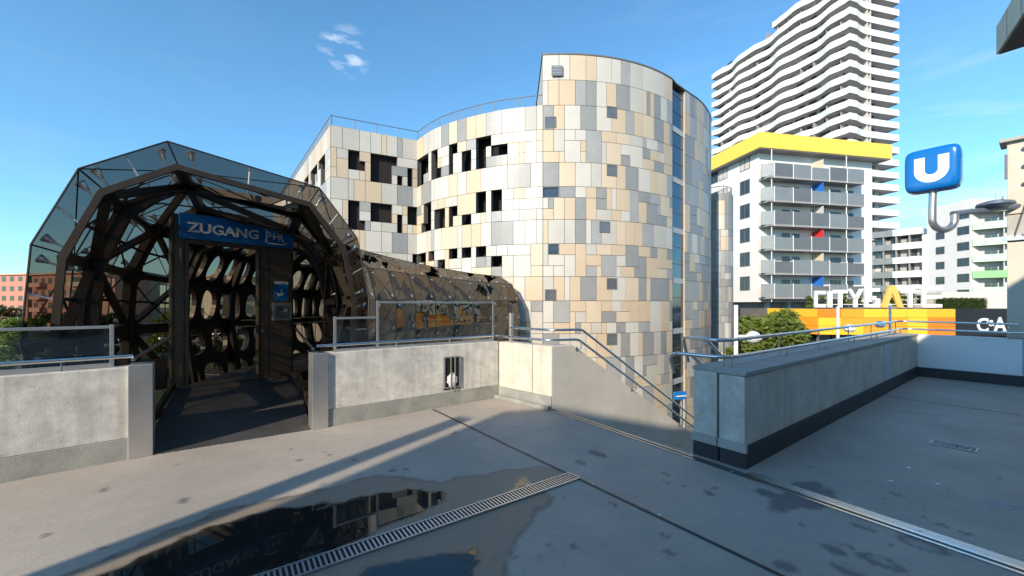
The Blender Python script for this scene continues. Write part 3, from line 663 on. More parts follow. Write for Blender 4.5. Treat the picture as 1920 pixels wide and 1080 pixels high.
# glass fittings: cone with stem between shell and glass
fit = 0; rest = MB()
for i in range(NR-1):
    for k in range(NK-1):
        qo = [rings_o[i][k], rings_o[i+1][k], rings_o[i+1][k+1], rings_o[i][k+1]]; qi = [rings_i[i][k], rings_i[i+1][k], rings_i[i+1][k+1], rings_i[i][k+1]]
        for (u, v) in ((.12, .12), (.88, .85), (.15, .88)) if i < 4 else ((.15, .15), (.85, .85)):
            a = lerp4(qo, u, v); b = lerp4(qi, u, v); dv = b-a
            tgt = MB() if (fit < 96 and k > 0 and k < 8) else rest
            tgt.tube([a+dv*.02, a+dv*.06, a+dv*.42, a+dv*.46, b], [.045, .045, .018, .012, .012], 'steel', 8)
            tgt.tube([a-dv*.05, a+dv*.01], .05, 'steel', 8)
            if tgt is not rest: tgt.build('glass_fitting', br, True); fit += 1
rest.build('small_fittings', br, True)['kind'] = 'stuff'
# floor: ramp from the deck, then level
FZ = .25
mb = MB(); pts = []
edge = [(W0+DL*.2-V((0, 0, 0)), W1-DR*.17)]
rows = [(W0+DL*.02+UP*.006, W1-DR*.15+UP*.006), (W0+DL*.10+nL*.3+UP*.02, W1-DR*.12+nL*.3+UP*.02)]
PL = V((-5.52, 6.70, 0)); PD = V((.646, .764, 0)).normalized(); PR_ = PL+PD*1.78
rows += [(PL-PD*.05+UP*FZ, PR_+PD*.05+UP*FZ)]
for i in range(5, NR): rows.append((ctr[i]-rdir[i]*1.15+UP*FZ, ctr[i]+rdir[i]*1.15+UP*FZ))
for (a, b), (c, d) in zip(rows, rows[1:]):
    mb.face([a, b, d, c], 'floorin'); mb.face([c-UP*.2, d-UP*.2, b-UP*.2, a-UP*.2], 'floorin')
    mb.face([a-UP*.2, b-UP*.2, b, a], 'floorin'); mb.face([a, c, c-UP*.2, a-UP*.2], 'brown'); mb.face([d, b, b-UP*.2, d-UP*.2], 'brown')
mb.build('bridge_floor', br)
mb = MB()
for s in (0, 1):
    a, c = rows[0][s], rows[2][s]; w = (rows[0][1-s]-a).normalized()*.05; mb.ob(a+UP*.0-w, (c-a), w, UP*.12, 'brown')
mb.build('kerb_plate', br)
mb = MB(); mb.ob(PL-V((.05, -.03, -FZ)), PD*1.85, V((.08, -.07, 0)), UP*.03, 'brownl'); mb.build('threshold', br)
und = MB()
for i in range(NR-1):
    und.face([rings_o[i][0], rings_o[i][-1], rings_o[i+1][-1], rings_o[i+1][0]], 'brown')
und.build('underside', br)
# portal
PN = V((PD.y, -PD.x, 0))                     # towards the viewer
T = lambda t, z, o=0: PL+PD*t+UP*z+PN*o
mb = MB(); mb.ob(T(-.12, FZ), PD*.24, PN*-.14, UP*2.9, 'brownl'); mb.ob(T(-.10, FZ, .02), PD*.03, PN*-.02, UP*2.9, 'brown'); mb.ob(T(.05, FZ, .015), PD*.02, PN*-.015, UP*2.4, 'brown'); mb.build('door_post', br, bevel=.004)
mb = MB(); mb.ob(T(1.16, FZ), PD*.62, PN*-.16, UP*2.9, 'brownl'); mb.ob(T(1.32, FZ, .004), PD*.012, PN*-.004, UP*2.45, 'black'); mb.ob(T(1.16, FZ, .012), PD*.03, PN*-.012, UP*2.45, 'brown'); mb.ob(T(1.74, FZ, .012), PD*.03, PN*-.012, UP*2.45, 'brown'); mb.build('door_side_panel', br, bevel=.004)
mb = MB(); mb.ob(T(.12, 2.68), PD*1.04, PN*-.15, UP*.47, 'brownl'); mb.build('door_header', br)
for z in (.42, 2.35): MB().tube([T(.0, z, .02), T(.0, z+.22, .02)], .018, 'steelp', 8).build('hinge', br, True)
MB().tube([T(1.22, 1.28, 0), T(1.22, 1.28, .05)], .022, 'steelp', 10).build('door_lock', br, True); MB().tube([T(1.22, 1.14, 0), T(1.22, 1.14, .05)], .026, 'steelp', 10).build('door_knob', br, True)
# side infill sheets beside the portal
mb = MB()
for a, b in ((-.14, -.5),): mb.ob(T(a, FZ, -.1), PD*(b-a), PN*-.02, UP*.5, 'brown')
mb.build('side_sheet', br)
# inner handrails
for side in (-1, 1):
    for zz in (1.1, .95):
        pts = [ctr[i]+rdir[i]*side*1.18+UP*(FZ+zz-.1) for i in range(4, NR)]
        MB().tube(pts, .018, 'steelp', 8).build('inner_rail', br, True)
mb = MB()
for i in range(5, NR):
    for side in (-1, 1): mb.tube([ctr[i]+rdir[i]*side*1.18+UP*FZ, ctr[i]+rdir[i]*side*1.18+UP*(FZ+1)], .016, 'steelp', 6)
mb.build('rail_uprights', br, True)
for s in (0, 1):
    e0 = rows[0][s]+(UP*1.05); e1 = rows[2][s]+UP*.9
    MB().tube([e0, e1], .02, 'steelp', 10).build('entry_rail', br, True)
# entrance sign
sg = root('entrance_sign', T(.86, 2.8, .02), 'long blue entrance board reading ZUGANG P+R above the bridge door', 'sign')
mb = MB(); mb.ob(T(-.02, 2.74, .10), PD*1.76, PN*-.10, UP*.42, 'blue'); mb.build('board', sg, bevel=.006)
mb = MB(); lt = mat('letter white', (.86, .87, .87), .4); textmb(mb, 'ZUGANG', T(.07, 2.85, .102), PD, UP, .17, lt, .008, width=1.06, font_off=.025); mb.build('lettering', sg)
mb = MB(); textmb(mb, 'P+R', T(1.25, 2.845, .102), PD, UP, .18, lt, .008, width=.32, font_off=.02); 
for z, s in ((3.07, 1), (2.785, -1)):
    mb.ob(T(1.27, z, .102), PD*.32, PN*.008, UP*.026, lt)
    for t_ in (1.235, 1.59): mb.ob(T(t_, z-(.03 if s > 0 else -.026), .102), PD*.035, PN*.008, UP*.03, lt)
mb.build('parking_emblem', sg)
# notice and intercom
ns = root('camera_notice', T(1.52, 1.75), 'blue notice with white surveillance camera symbol on the bronze panel', 'notice')
mb = MB(); mb.ob(T(1.43, 1.72, .008), PD*.25, PN*-.008, UP*.37, 'blue'); mb.build('plate', ns)
mb = MB(); mb.ob(T(1.43, 2.035, .009), PD*.25, PN*.002, UP*.055, 'white'); mb.build('header_strip', ns)
mb = MB(); mb.ob(T(1.49, 1.80, .009), (PD*.11+UP*.02), PN*.002, UP*.05, 'white'); mb.ob(T(1.545, 1.86, .009), PD*.02, PN*.002, UP*.09, 'white'); mb.ob(T(1.47, 1.84, .009), PD*.03, PN*.002, UP*.03, 'white'); mb.build('camera_symbol', ns)
mb = MB(); textmb(mb, 'VIDEO', T(1.54, 2.045, .0115), PD, UP, .022, 'black', .001); mb.build('small_text', ns)
ic = root('intercom_box', T(1.45, 1.4), 'grey steel intercom box under the blue camera notice', 'intercom')
MB().ob(T(1.385, 1.33, .06), PD*.34, PN*-.06, UP*.34, 'alu').build('housing', ic, bevel=.01)
MB().ob(T(1.43, 1.38, .064), PD*.25, PN*-.004, UP*.24, mat('intercom plate', (.30, .31, .32), .3, .7)).build('face_plate', ic)
mb = MB()
for k in range(6): mb.ob(T(1.45, 1.53+k*.012, .067), PD*.10, PN*-.003, UP*.005, 'black')
mb.ob(T(1.59, 1.50, .07), PD*.05, PN*-.006, UP*.05, 'white'); mb.tube([T(1.50, 1.44, .06), T(1.50, 1.44, .072)], .018, 'steelp', 10); mb.build('speaker_and_button', ic)
# bollard-like lamp column near the far end of the bridge
tag(MB().tube([P(958, 640, 15), P(958, 587, 15)], .09, 'alu', 14).build('steel_column', None, True), 'short round grey column at the far end of the footbridge', 'column')
# ================================================================ PARKING GARAGE WITH PATCHWORK CLADDING
ROWS = []; z = 11.5
while z > LOW:
    ROWS.append((z-1.20, z, 'T')); z -= 1.20
    for k in range(3): ROWS.append((z-1.63*(k+1)/3, z-1.63*k/3, 'S'))
    z -= 1.63
TOPR = [(12.75, 14.0, 'T'), (11.5, 12.75, 'T')]
def resample(pts, w):
    pts = [V((p[0], p[1], 0)) for p in pts]; out = [pts[0]]; L = [0]
    for a, b in zip(pts, pts[1:]): L.append(L[-1]+(b-a).length)
    n = max(1, round(L[-1]/w)); res = []
    for i in range(n+1):
        s = L[-1]*i/n; j = 0
        while j < len(pts)-2 and L[j+1] < s: j += 1
        t = (s-L[j])/(L[j+1]-L[j]); res.append(pts[j].lerp(pts[j+1], t))
    return res
def catmull(p, n=8):
    p = [V(x+(0,)) for x in p]; p = [p[0]*2-p[1]]+p+[p[-1]*2-p[-2]]; out = []
    for i in range(1, len(p)-2):
        for k in range(n):
            t = k/n; a, b, c, d = p[i-1], p[i], p[i+1], p[i+2]
            out.append(.5*((2*b)+(c-a)*t+(2*a-5*b+4*c-d)*t*t+(3*b-a-3*c+d)*t*t*t))
    return out+[p[-2]]
def z6(*r): return tuple((540+v/3.176) if i % 2 == 0 else (180+v/3.176) for i, v in enumerate(r))
HOLES = [z6(*r) for r in ((350, 300, 412, 440), (350, 385, 445, 445), (508, 340, 655, 432), (508, 340, 598, 532), (722, 450, 740, 562), (655, 495, 672, 548), (350, 610, 412, 810), (350, 755, 447, 810), (508, 635, 600, 768), (655, 722, 672, 832), (728, 672, 765, 785), (743, 945, 822, 1010),
 (768, 365, 834, 432), (768, 430, 805, 565), (864, 340, 885, 520), (866, 450, 918, 520), (960, 290, 1005, 355), (960, 290, 985, 487), (1055, 330, 1085, 462), (1136, 240, 1196, 310), (1136, 240, 1168, 445), (1226, 290, 1293, 362), (820, 648, 850, 770), (806, 762, 836, 832), (885, 685, 920, 810), (958, 666, 1006, 722), (958, 720, 986, 797), (1046, 715, 1086, 782), (1136, 570, 1168, 704), (1226, 558, 1261, 694), (903, 982, 941, 1024), (961, 912, 1008, 980), (1056, 902, 1086, 972), (1138, 897, 1170, 964), (1230, 957, 1263, 1028), (850, 935, 868, 1002),
 (193, 330, 215, 455), (203, 430, 216, 520), (143, 375, 172, 485), (108, 430, 122, 525), (52, 470, 92, 505), (148, 485, 162, 545))]
WINS = [(1033, 230), (1033, 360), (1035, 468), (1037, 553), (1140, 211), (1140, 320), (1130, 426), (1142, 532), (1142, 636)]
pg = root('parking_garage', (2, 26, LOW), 'curved parking garage clad in a patchwork of white, beige and grey panels', 'parking garage')
clad = MB(); back = MB(); wcount = []
CM = {'w': ('p_white', 'p_white2'), 'c': ('p_cream', 'p_cream2'), 'g': ('p_grey', 'p_grey2')}
def facade(path, rows, seed, wts=(.42, .34, .24), modw=.3, wts_fn=None, holes=True, wch=(1, 2, 2, 3, 3, 2, 4)):
    rr = random.Random(seed); pts = resample(path, modw); nc = len(pts)-1
    mid = [(pts[i]+pts[i+1])/2 for i in range(nc)]
    nor = []
    for i in range(nc+1):
        t = (pts[min(i+1, nc)]-pts[max(i-1, 0)]).normalized(); nor.append(V((t.y, -t.x, 0)))
    grid = {}; isw = {}
    for r, (za, zb, ty) in enumerate(rows):
        for i in range(nc):
            if mid[i].y < 1: continue
            x, y = proj((mid[i].x, mid[i].y, (za+zb)/2)); h = False
            if holes and ty == 'S':
                for a, b, c, d in HOLES:
                    if a-2 < x < c+2 and b-2 < y < d+2: h = True; break
                for wi, (wx, wy) in enumerate(WINS):
                    if abs(x-wx) < 11.5 and abs(y-wy) < 11.5: h = True; isw.setdefault(wi, []).append((r, i))
            if h: grid[(r, i)] = -1
    for wi, cells in isw.items():
        r0 = min(cells, key=lambda c: abs(proj((mid[c[1]].x, mid[c[1]].y, sum(rows[c[0]][:2])/2))[1]-WINS[wi][1]))[0]
        for (r, i) in cells:
            if r != r0: grid.pop((r, i), None)
        ii = [i for r, i in cells if r == r0]; a, b = pts[min(ii)], pts[max(ii)+1]; wcount.append((a, b, rows[r0][0], rows[r0][1], nor[min(ii)]))
    g = .011; last = 'x'
    def emit(i0, i1, za, zb, key):
        m = CM[key][0 if rr.random() < .6 else 1]; o = .035
        for i in range(i0, i1):
            a, b = pts[i], pts[i+1]; t = (b-a).normalized(); na, nb = nor[i], nor[i+1]
            if i == i0: a = a+t*g
            if i == i1-1: b = b-t*g
            A0, B0, A1, B1 = a+na*o+UP*(za+g), b+nb*o+UP*(za+g), a+na*o+UP*(zb-g), b+nb*o+UP*(zb-g)
            clad.face([A0, B0, B1, A1], m); clad.face([A1, B1, B1-nb*o, A1-na*o], m); clad.face([A0-na*o, B0-nb*o, B0, A0], m)
            if i == i0: clad.face([A0-na*o, A0, A1, A1-na*o], m)
            if i == i1-1: clad.face([B0, B0-nb*o, B1-nb*o, B1], m)
    for r, (za, zb, ty) in enumerate(rows):
        i = 0
        while i < nc:
            if (r, i) in grid: i += 1; continue
            wd = rr.choice(wch); hh = 1
            if ty == 'S' and (r+1 < len(rows)) :
                grp = 0; rn = r
                while rn < len(rows) and rows[rn][2] == 'S': grp += 1; rn += 1
                hh = min(grp, rr.choice((1, 1, 1, 2, 2, 3)))
            e = i
            while e < nc and e-i < wd and (r, e) not in grid: e += 1
            ok = True
            while hh > 1 and any((r+k, q) in grid for k in range(1, hh) for q in range(i, e)): hh -= 1
            for k in range(hh):
                for q in range(i, e): grid[(r+k, q)] = 1
            w = wts_fn(mid[i], zb) if wts_fn else wts
            key = rr.choices('wcg', w)[0]
            if key == last and rr.random() < .55: key = rr.choices('wcg', w)[0]
            last = key
            emit(i, e, rows[r+hh-1][0], zb, key); i = e
    for r, (za, zb, ty) in enumerate(rows):
        for i in range(nc):
            a, b = pts[i], pts[i+1]
            if grid.get((r, i)) == -1:
                for zz, sgn in ((za, 1), (zb, -1)):
                    rr2 = r+1 if sgn == 1 else r-1
                    if grid.get((rr2, i)) != -1: back.face([a+UP*zz, b+UP*zz, b+UP*zz-nor[i]*.25, a+UP*zz-nor[i]*.25], 'joint')
                for ii, pp in ((i-1, a), (i+1, b)):
                    if grid.get((r, ii)) != -1: back.face([pp+UP*za, pp+UP*zb, pp+UP*zb-nor[i]*.25, pp+UP*za-nor[i]*.25], 'joint')
            else: back.face([a+UP*za, b+UP*za, b+UP*zb, a+UP*zb], 'joint')
    return pts
A_side = [(-24.5, 41.5), (-9.98, 22.2)]
A_flat = [(-9.98, 22.2), (-5.7, 24.3)]
A_wave = catmull([(-5.7, 24.3), (-4.5, 22.85), (-3.16, 21.8), (-1.66, 20.98), (-.27, 20.4), (1.53, 20.0)])
cyl = [(2.6+9.8*math.sin(R(a)), 29.8-9.8*math.cos(R(a))) for a in [-6.3+45.6*i/20 for i in range(21)]]
A_sec = catmull([(9.98, 23.35), (11.55, 24.7), (12.85, 26.3), (13.6, 27.7), (13.95, 29.6), (13.6, 33)])
A_low = catmull([(14.9, 33), (16.0, 31.6), (17.2, 31.7), (18.0, 33.4), (18.0, 38)])
def grad(p, z): f = max(0, min(1, (p.x-1.0)/7.0)); g_ = max(0, min(1, (6-z)/9)) ; q = .12+.24*f+.08*g_*f; return (.55-.33*f-.1*g_*f, .34+.11*f, q)
facade(A_side, ROWS, 1, (.5, .36, .14)); facade(A_flat, ROWS, 4, (.42, .44, .14), wch=(2, 2, 3, 3, 4, 1)); facade([tuple(p[:2]) for p in A_wave], ROWS, 9, (.56, .31, .13), wch=(2, 2, 3, 3, 4, 1, 2))
facade(cyl, TOPR+ROWS, 12, wts_fn=grad, modw=.27, wch=(1, 2, 2, 3, 3, 2, 3)); facade([tuple(p[:2]) for p in A_sec], TOPR+ROWS, 15, (.06, .34, .60)); facade([tuple(p[:2]) for p in A_low], [r for r in ROWS if r[1] < 10.5], 18, (.08, .06, .86))
clad.build('cladding', pg); back.build('cladding_frame', pg)
# slotted glass between the two drums
mb = MB(); a, b = V((8.8, 22.2, 0)), V((9.98, 23.35, 0)); inn = V((-.55, .9, 0))
mb.face([a+inn*.08+UP*LOW, b+inn*.08+UP*LOW, b+inn*.08+UP*13.6, a+inn*.08+UP*13.6], 'winb'); mb.build('glass_slot', pg)
mb = MB(); mb.face([a+UP*LOW, a+inn*.4+UP*LOW, a+inn*.4+UP*14, a+UP*14], 'p_grey'); mb.face([b+UP*LOW, b+inn*.4+UP*LOW, b+inn*.4+UP*14, b+UP*14], 'p_cream')
for z in [11.5-2.83*k for k in range(0, 7)]: mb.ob(a+inn*.05+UP*(z-.2), (b-a), inn*.04, UP*.3, 'greyw')
for z in [11.5-.95*k for k in range(-2, 19)]: mb.ob(a+inn*.06+UP*z, (b-a), inn*.02, UP*.035, 'frame')
mb.build('slot_mullions', pg)
# windows in the drum
for a, b, za, zb, n in wcount:
    t = (b-a).normalized(); n = V((t.y, -t.x, 0)); o = a+UP*za
    mb = MB(); w = (b-a).length; h = zb-za
    for p, u, v in ((o, t*w, UP*.035), (o+UP*(h-.035), t*w, UP*.035), (o+UP*.035, t*.035, UP*(h-.07)), (o+UP*.035+t*(w-.035), t*.035, UP*(h-.07))): mb.ob(p-n*.09, u, n*.115, v, 'frame')
    f = mb.build('window', pg); MB().face([o-n*.05+t*.03+UP*.03, o-n*.05+t*(w-.03)+UP*.03, o-n*.05+t*(w-.03)+UP*(h-.03), o-n*.05+t*.03+UP*(h-.03)], 'win').build('pane', f)
dwm = mat('drum window glass', (.12, .13, .14), .15, var=.3, scale=2, spec=1)
for wx, wy in WINS:
    th_ = (wx-HX)/F; bx_ = min(cyl, key=lambda p: abs(p[0]/p[1]-th_)); zz = EYE-(wy-HY)/F*bx_[1]
    if any(abs(proj(((a.x+b.x)/2, (a.y+b.y)/2, (za+zb)/2))[0]-wx) < 14 and abs(proj(((a.x+b.x)/2, (a.y+b.y)/2, (za+zb)/2))[1]-wy) < 14 for a, b, za, zb, n in wcount): continue
    n = V((bx_[0]-2.6, bx_[1]-29.8, 0)).normalized(); t = V((-n.y, n.x, 0)); c = V((bx_[0], bx_[1], zz))-t*.28-UP*.28+n*.035; mb = MB()
    for p, u, v in ((c, t*.56, UP*.04), (c+UP*.52, t*.56, UP*.04), (c+UP*.04, t*.04, UP*.48), (c+UP*.04+t*.52, t*.04, UP*.48)): mb.ob(p, u, n*.025, v, 'frame')
    f = mb.build('window', pg); MB().face([c+n*.01+t*.03+UP*.03, c+n*.01+t*.53+UP*.03, c+n*.01+t*.53+UP*.53, c+n*.01+t*.03+UP*.53], dwm).build('pane', f)
vo = P(1034, 143, 19.93); mb = MB(); t = V((1, 0, 0)); vo.y -= .03
mb.ob(vo, t*.55, V((0, -.03, 0)), UP*.5, 'frame')
for k in range(6): mb.ob(vo+V((.05, -.045, .05+k*.075)), t*.45, V((0, .02, 0)), UP*.03, 'alu')
mb.build('vent_grille', pg)
# interior and decks coloured near-black for the shade inside; roofs
def offset(pts, d):
    out = []
    for i in range(len(pts)):
        t = (V(pts[min(i+1, len(pts)-1)])-V(pts[max(i-1, 0)])).normalized(); n = V((-t.y, t.x)); out.append((pts[i][0]+n.x*d, pts[i][1]+n.y*d))
    return out
wv = [tuple(p[:2]) for p in A_wave]; sc2 = [tuple(p[:2]) for p in A_sec]
low_poly = A_side+A_flat[1:]+wv[1:]+[(2.6, 29), (2.6, 48), (-20, 48)]
hi_poly = cyl+[(9.2, 22.9)]+sc2+[(12, 40), (2.6, 42), (1.6, 30), (1.53, 20.6)]
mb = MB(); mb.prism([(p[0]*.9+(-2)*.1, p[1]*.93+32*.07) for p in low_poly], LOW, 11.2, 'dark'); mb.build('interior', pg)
mb = MB(); mb.prism(low_poly, 11.3, 11.46, 'roof'); lo = [r for r in ROWS if r[1] < 11 and r[2] == 'T']
for r in lo: mb.prism([(p[0]*.985-.03, p[1]*.99+.3) for p in low_poly], r[0]+.15, r[1]-.15, 'dark')
mb.build('decks', pg)
mb = MB(); mb.prism([(p[0]*.99+.05, p[1]*.985+.4) for p in hi_poly], LOW, 13.8, 'joint'); mb.build('drum_core', pg)
mb = MB(); mb.prism(offset(cyl, -.06)+[(9.2, 22.6)]+offset(sc2, -.06)+[(12, 40), (2.6, 42), (1.48, 30), (1.48, 20)], 14.0, 14.07, 'frame'); mb.build('roof_edge', pg)
mb = MB(); mb.face([V((1.53, 20.02, 11.4)), V((1.56, 30, 11.4)), V((1.56, 30, 14)), V((1.53, 20.02, 14))], 'p_white'); mb.build('drum_flank', pg)
mb = MB(); lp = [tuple(p[:2]) for p in A_low]; mb.prism(offset(lp, .05)+[(16, 42), (13, 40), (13.5, 33)], LOW, 10.2, 'joint'); mb.build('low_drum_core', pg)
# roof railing
def roofrail(path, z, seed, bars, h=.62, name='roof_railing'):
    pts = resample(path, 1.25); mb = MB()
    inner = [p+V((.0, .12, 0)) for p in pts]
    mb.tube([p+UP*(z+h) for p in inner], .022, 'frame', 6)
    for p in inner: mb.tube([p+UP*z, p+UP*(z+h)], .02, 'frame', 6)
    fp = resample(path, .14 if bars else 1.25)
    if bars:
        for p in fp: q = p+V((0, .12, 0)); mb.tube([q+UP*(z+.05), q+UP*(z+h)], .007, 'frame', 4)
    mb.tube([p+UP*(z+.08) for p in inner], .012, 'frame', 5); mb.build(name, pg)
roofrail(A_side, 11.46, 0, True, .7); roofrail(A_flat, 11.46, 0, False); roofrail(wv, 11.46, 0, True); roofrail([tuple(p[:2]) for p in A_low], 10.2, 0, True, .7)
# ================================================================ BLUE SIGN AND RACK AT THE FOOT OF THE STAIRS
bs = root('street_sign', P(1276, 742, 13), 'small blue and white sign glimpsed below between garage and parapet', 'sign')
o_ = P(1263, 746, 13); o_ = P(1266, 750, 13)
MB().ob(o_, V((.42, .14, 0)), V((-.03, .09, 0)), UP*.24, 'blue').build('board', bs)
mb = MB(); mb.ob(o_+V((.02, -.02, .10)), V((.38, .127, 0)), V((0, -.01, 0)), UP*.035, 'white'); mb.build('stripe', bs)
MB().tube([o_+V((.3, .25, 0)), V((o_.x+.3, o_.y+.25, LOW))], .04, 'alu', 8).build('pole', bs)
bk = root('bicycle_rack', V((5.6, 14.2, LOW)), 'white barred bicycle rack far below behind the stair rail', 'rack')
for k in range(6): MB().tube(rounded([V((5+k*.28, 13.7+k*.1, LOW)), V((5+k*.28, 13.7+k*.1, LOW+1.1)), V((5+k*.28-.2, 14.2+k*.1, LOW+1.1)), V((5+k*.28-.2, 14.2+k*.1, LOW))], .1), .025, 'white', 8).build('hoop', bk, True)
# ================================================================ YELLOW-TOPPED APARTMENT BUILDING
def face_window(par, o, u, n, w, h, glass='win', half=True, proto={}):
    mb = MB(); t = .06
    mb.ob(o, u*w, n*.05, UP*t, 'frame'); mb.ob(o+UP*(h-t), u*w, n*.05, UP*t, 'frame'); mb.ob(o+UP*t, u*t, n*.05, UP*(h-2*t), 'frame'); mb.ob(o+UP*t+u*(w-t), u*t, n*.05, UP*(h-2*t), 'frame')
    if half: mb.ob(o+UP*t+u*(w*.5-t/2), u*t, n*.045, UP*(h-2*t), 'frame')
    f = mb.build('window', par)
    g = MB(); g.face([o+n*.02+u*t+UP*t, o+n*.02+u*(w-t)+UP*t, o+n*.02+u*(w-t)+UP*(h-t), o+n*.02+u*t+UP*(h-t)], glass); g.build('pane', f)
    return f
yb = V((28.9, 47, 0)); yr = (V((47.8, 50.8, 0))-yb).normalized(); yl = V((-yr.y, yr.x, 0)); yn = V((yr.y, -yr.x, 0))
ap = root('apartment_building', (38, 52, LOW), 'white apartment block with a yellow fascia and grey balconies', 'building')
c0 = yb+yl*1.3+yr*1.0
Lr, Ll = 17.0, 14.0
mb = MB(); bodyp = [c0, c0+yr*Lr, c0+yr*Lr+yl*Ll, c0+yl*Ll]; mb.prism(bodyp, 1.9, 20.2, 'whitep'); mb.build('wall', ap)
mb = MB(); mb.prism([c0+yl*1.5+yr*1.5, c0+yr*Lr+yl*1, c0+yr*Lr+yl*Ll, c0+yl*Ll+yr*1.5], LOW, 1.9, 'back'); mb.build('ground_storey', ap)
mb = MB()
for k in range(5): mb.ob(c0+yr*(1.6+k*3)+yl*.4+UP*LOW, yr*.45, yl*.45, UP*8.4, 'greyw')
mb.build('pillars', ap)
yp = [yb, yb+yr*19.4, yb+yr*19.4+yl*17, yb+yl*17]
mb = MB(); mb.prism(yp, 19.95, 21.75, 'yellow', 'roof'); mb.build('fascia', ap)
mb = MB()
for k in range(1, 7): mb.ob(yb+yr*(19.4*k/7)+yn*.004+UP*19.96, yr*.03, yn*-.01, UP*1.78, 'orangel')
mb.build('fascia_joints', ap)
mb = MB(); mb.prism([yb+yr*.1+yl*.1, yb+yr*19.3+yl*.1, yb+yr*19.3+yl*16.9, yb+yl*16.9+yr*.1], 19.85, 19.95, 'back'); mb.build('eaves_soffit', ap)
ZF = [EYE-(y-HY)/F*46.6 for y in (330, 375.5, 421.5, 468, 514, 560)]   # balcony floor heights
bw = tline(c0, yr, -yl*1.5, 1621)
colp = {0: None, 1: 'bluep', 2: 'greyw', 3: 'red', 4: 'cream', 5: 'bluep'}
for r, zf in enumerate(ZF):
    o = c0-yl*1.5+UP*zf
    b = MB(); b.prism([c0-yl*1.5+yr*.1, c0-yl*1.5+yr*bw, c0+yr*bw, c0-yr*.0], zf-.02, zf+.22, 'slab'); bo = b.build('balcony', ap)
    b = MB()
    n = 5; wds = [(bw-.8)/n]*n
    b.ob(c0-yr*.35-yl*.8+UP*(zf+.2), (yr*1.1-yl*.72), yn*-.05, UP*1.55, 'ball')
    for i in range(n): b.ob(c0-yl*1.5+yr*(.8+wds[0]*i+.04)+UP*(zf+.2), yr*(wds[0]-.08), yl*.05, UP*(1.55 if rnd.random() < .7 else 1.35), 'bal' if rnd.random() < .55 else 'ball')
    b.build('balustrade', bo)
    for i in range(n+1): MB().ob(c0-yl*1.52+yr*(.8+wds[0]*i-.04)+UP*zf, yr*.08, yl*.08, UP*1.8, 'white').build('balustrade_post', bo)
    if r: 
        c = colp[r]; b = MB(); b.ob(c0-yl*1.42+yr*(bw*.56)+UP*(zf+.22), yl*1.4, yr*.08, UP*2.45, c); b.build('balcony_divider', bo)
    else:
        b = MB(); b.ob(c0-yl*1.42+yr*(bw*.56)+UP*(zf+.22), yl*1.4, yr*.08, UP*2.45, 'cream'); b.build('balcony_divider', bo)
    for s, w in ((.24, 1.1), (.35, 1.0), (.62, .8), (.76, 1.5), (.93, 1.1)):
        face_window(ap, c0+yr*(bw*s)+yn*.0+UP*(zf+.5), yr, yn, w, 1.85)
for r in range(6):
    for x, m in ((1398, 'win'), (1357, 'win'), (1340, 'win')):
        t = tline(c0, yl, V(), x); p = c0+yl*t; zc = EYE+(HY-(307.5+44.9*r))/F*(c0.y+2.2)
        face_window(ap, p-yl*(-.9)-yl*1.8*0+UP*(zc-.85), -yl, -yr, 1.6, 1.75, 'curtain' if rnd.random() < .3 else 'win', True)
for q_ in (.6, bw*.82): MB().tube([c0+yn*1.3+yr*q_+UP*1.9, c0+yn*1.3+yr*q_+UP*19.8], .05, 'white', 6).build('downpipe', ap)
# ================================================================ WHITE TOWER
tw = root('residential_tower', (84, 108, LOW), 'tall white high-rise with wavy stacked balcony bands', 'tower')
TC = V((74.6, 90, 0)); tl = V((-.314, .95, 0)).normalized(); trr = V((.974, .227, 0)).normalized(); tln = V((-tl.y, tl.x, 0)); tln = tln if tln.x < 0 else -tln
trn = V((trr.y, -trr.x, 0)); FH = 2.92
core = MB(); core.prism([TC-tln*1.7-trn*1.7, TC+trr*12.0-trn*1.7, TC+trr*12+tl*20-trn*1.7, TC+trr*8+tl*37-trn*2, TC+tl*37-tln*1.7], LOW, 72.3, 'back')
core.prism([TC-tln*1.7-trn*1.7, TC+trr*12.0-trn*1.7, TC+trr*12+tl*17-trn*1.7, TC+tl*17-tln*1.7], 72.3, 75, 'back'); core.build('core_wall', tw)
gz = MB(); pa = MB(); rt = random.Random(5); gcount = [0]
class GZ:
    def ob(s_, *a):
        gcount[0] += 1
        if gcount[0] <= 100: q = MB(); q.ob(*a); q.build('window', tw)
        else: gz.ob(*a)
class PAC:
    n = 0
    def ob(s_, *a):
        s_.n += 1
        if s_.n <= 100: q = MB(); q.ob(*a); q.build('partition', tw)
        else: pa.ob(*a)
gzz = GZ(); paa = PAC()
nf = 27
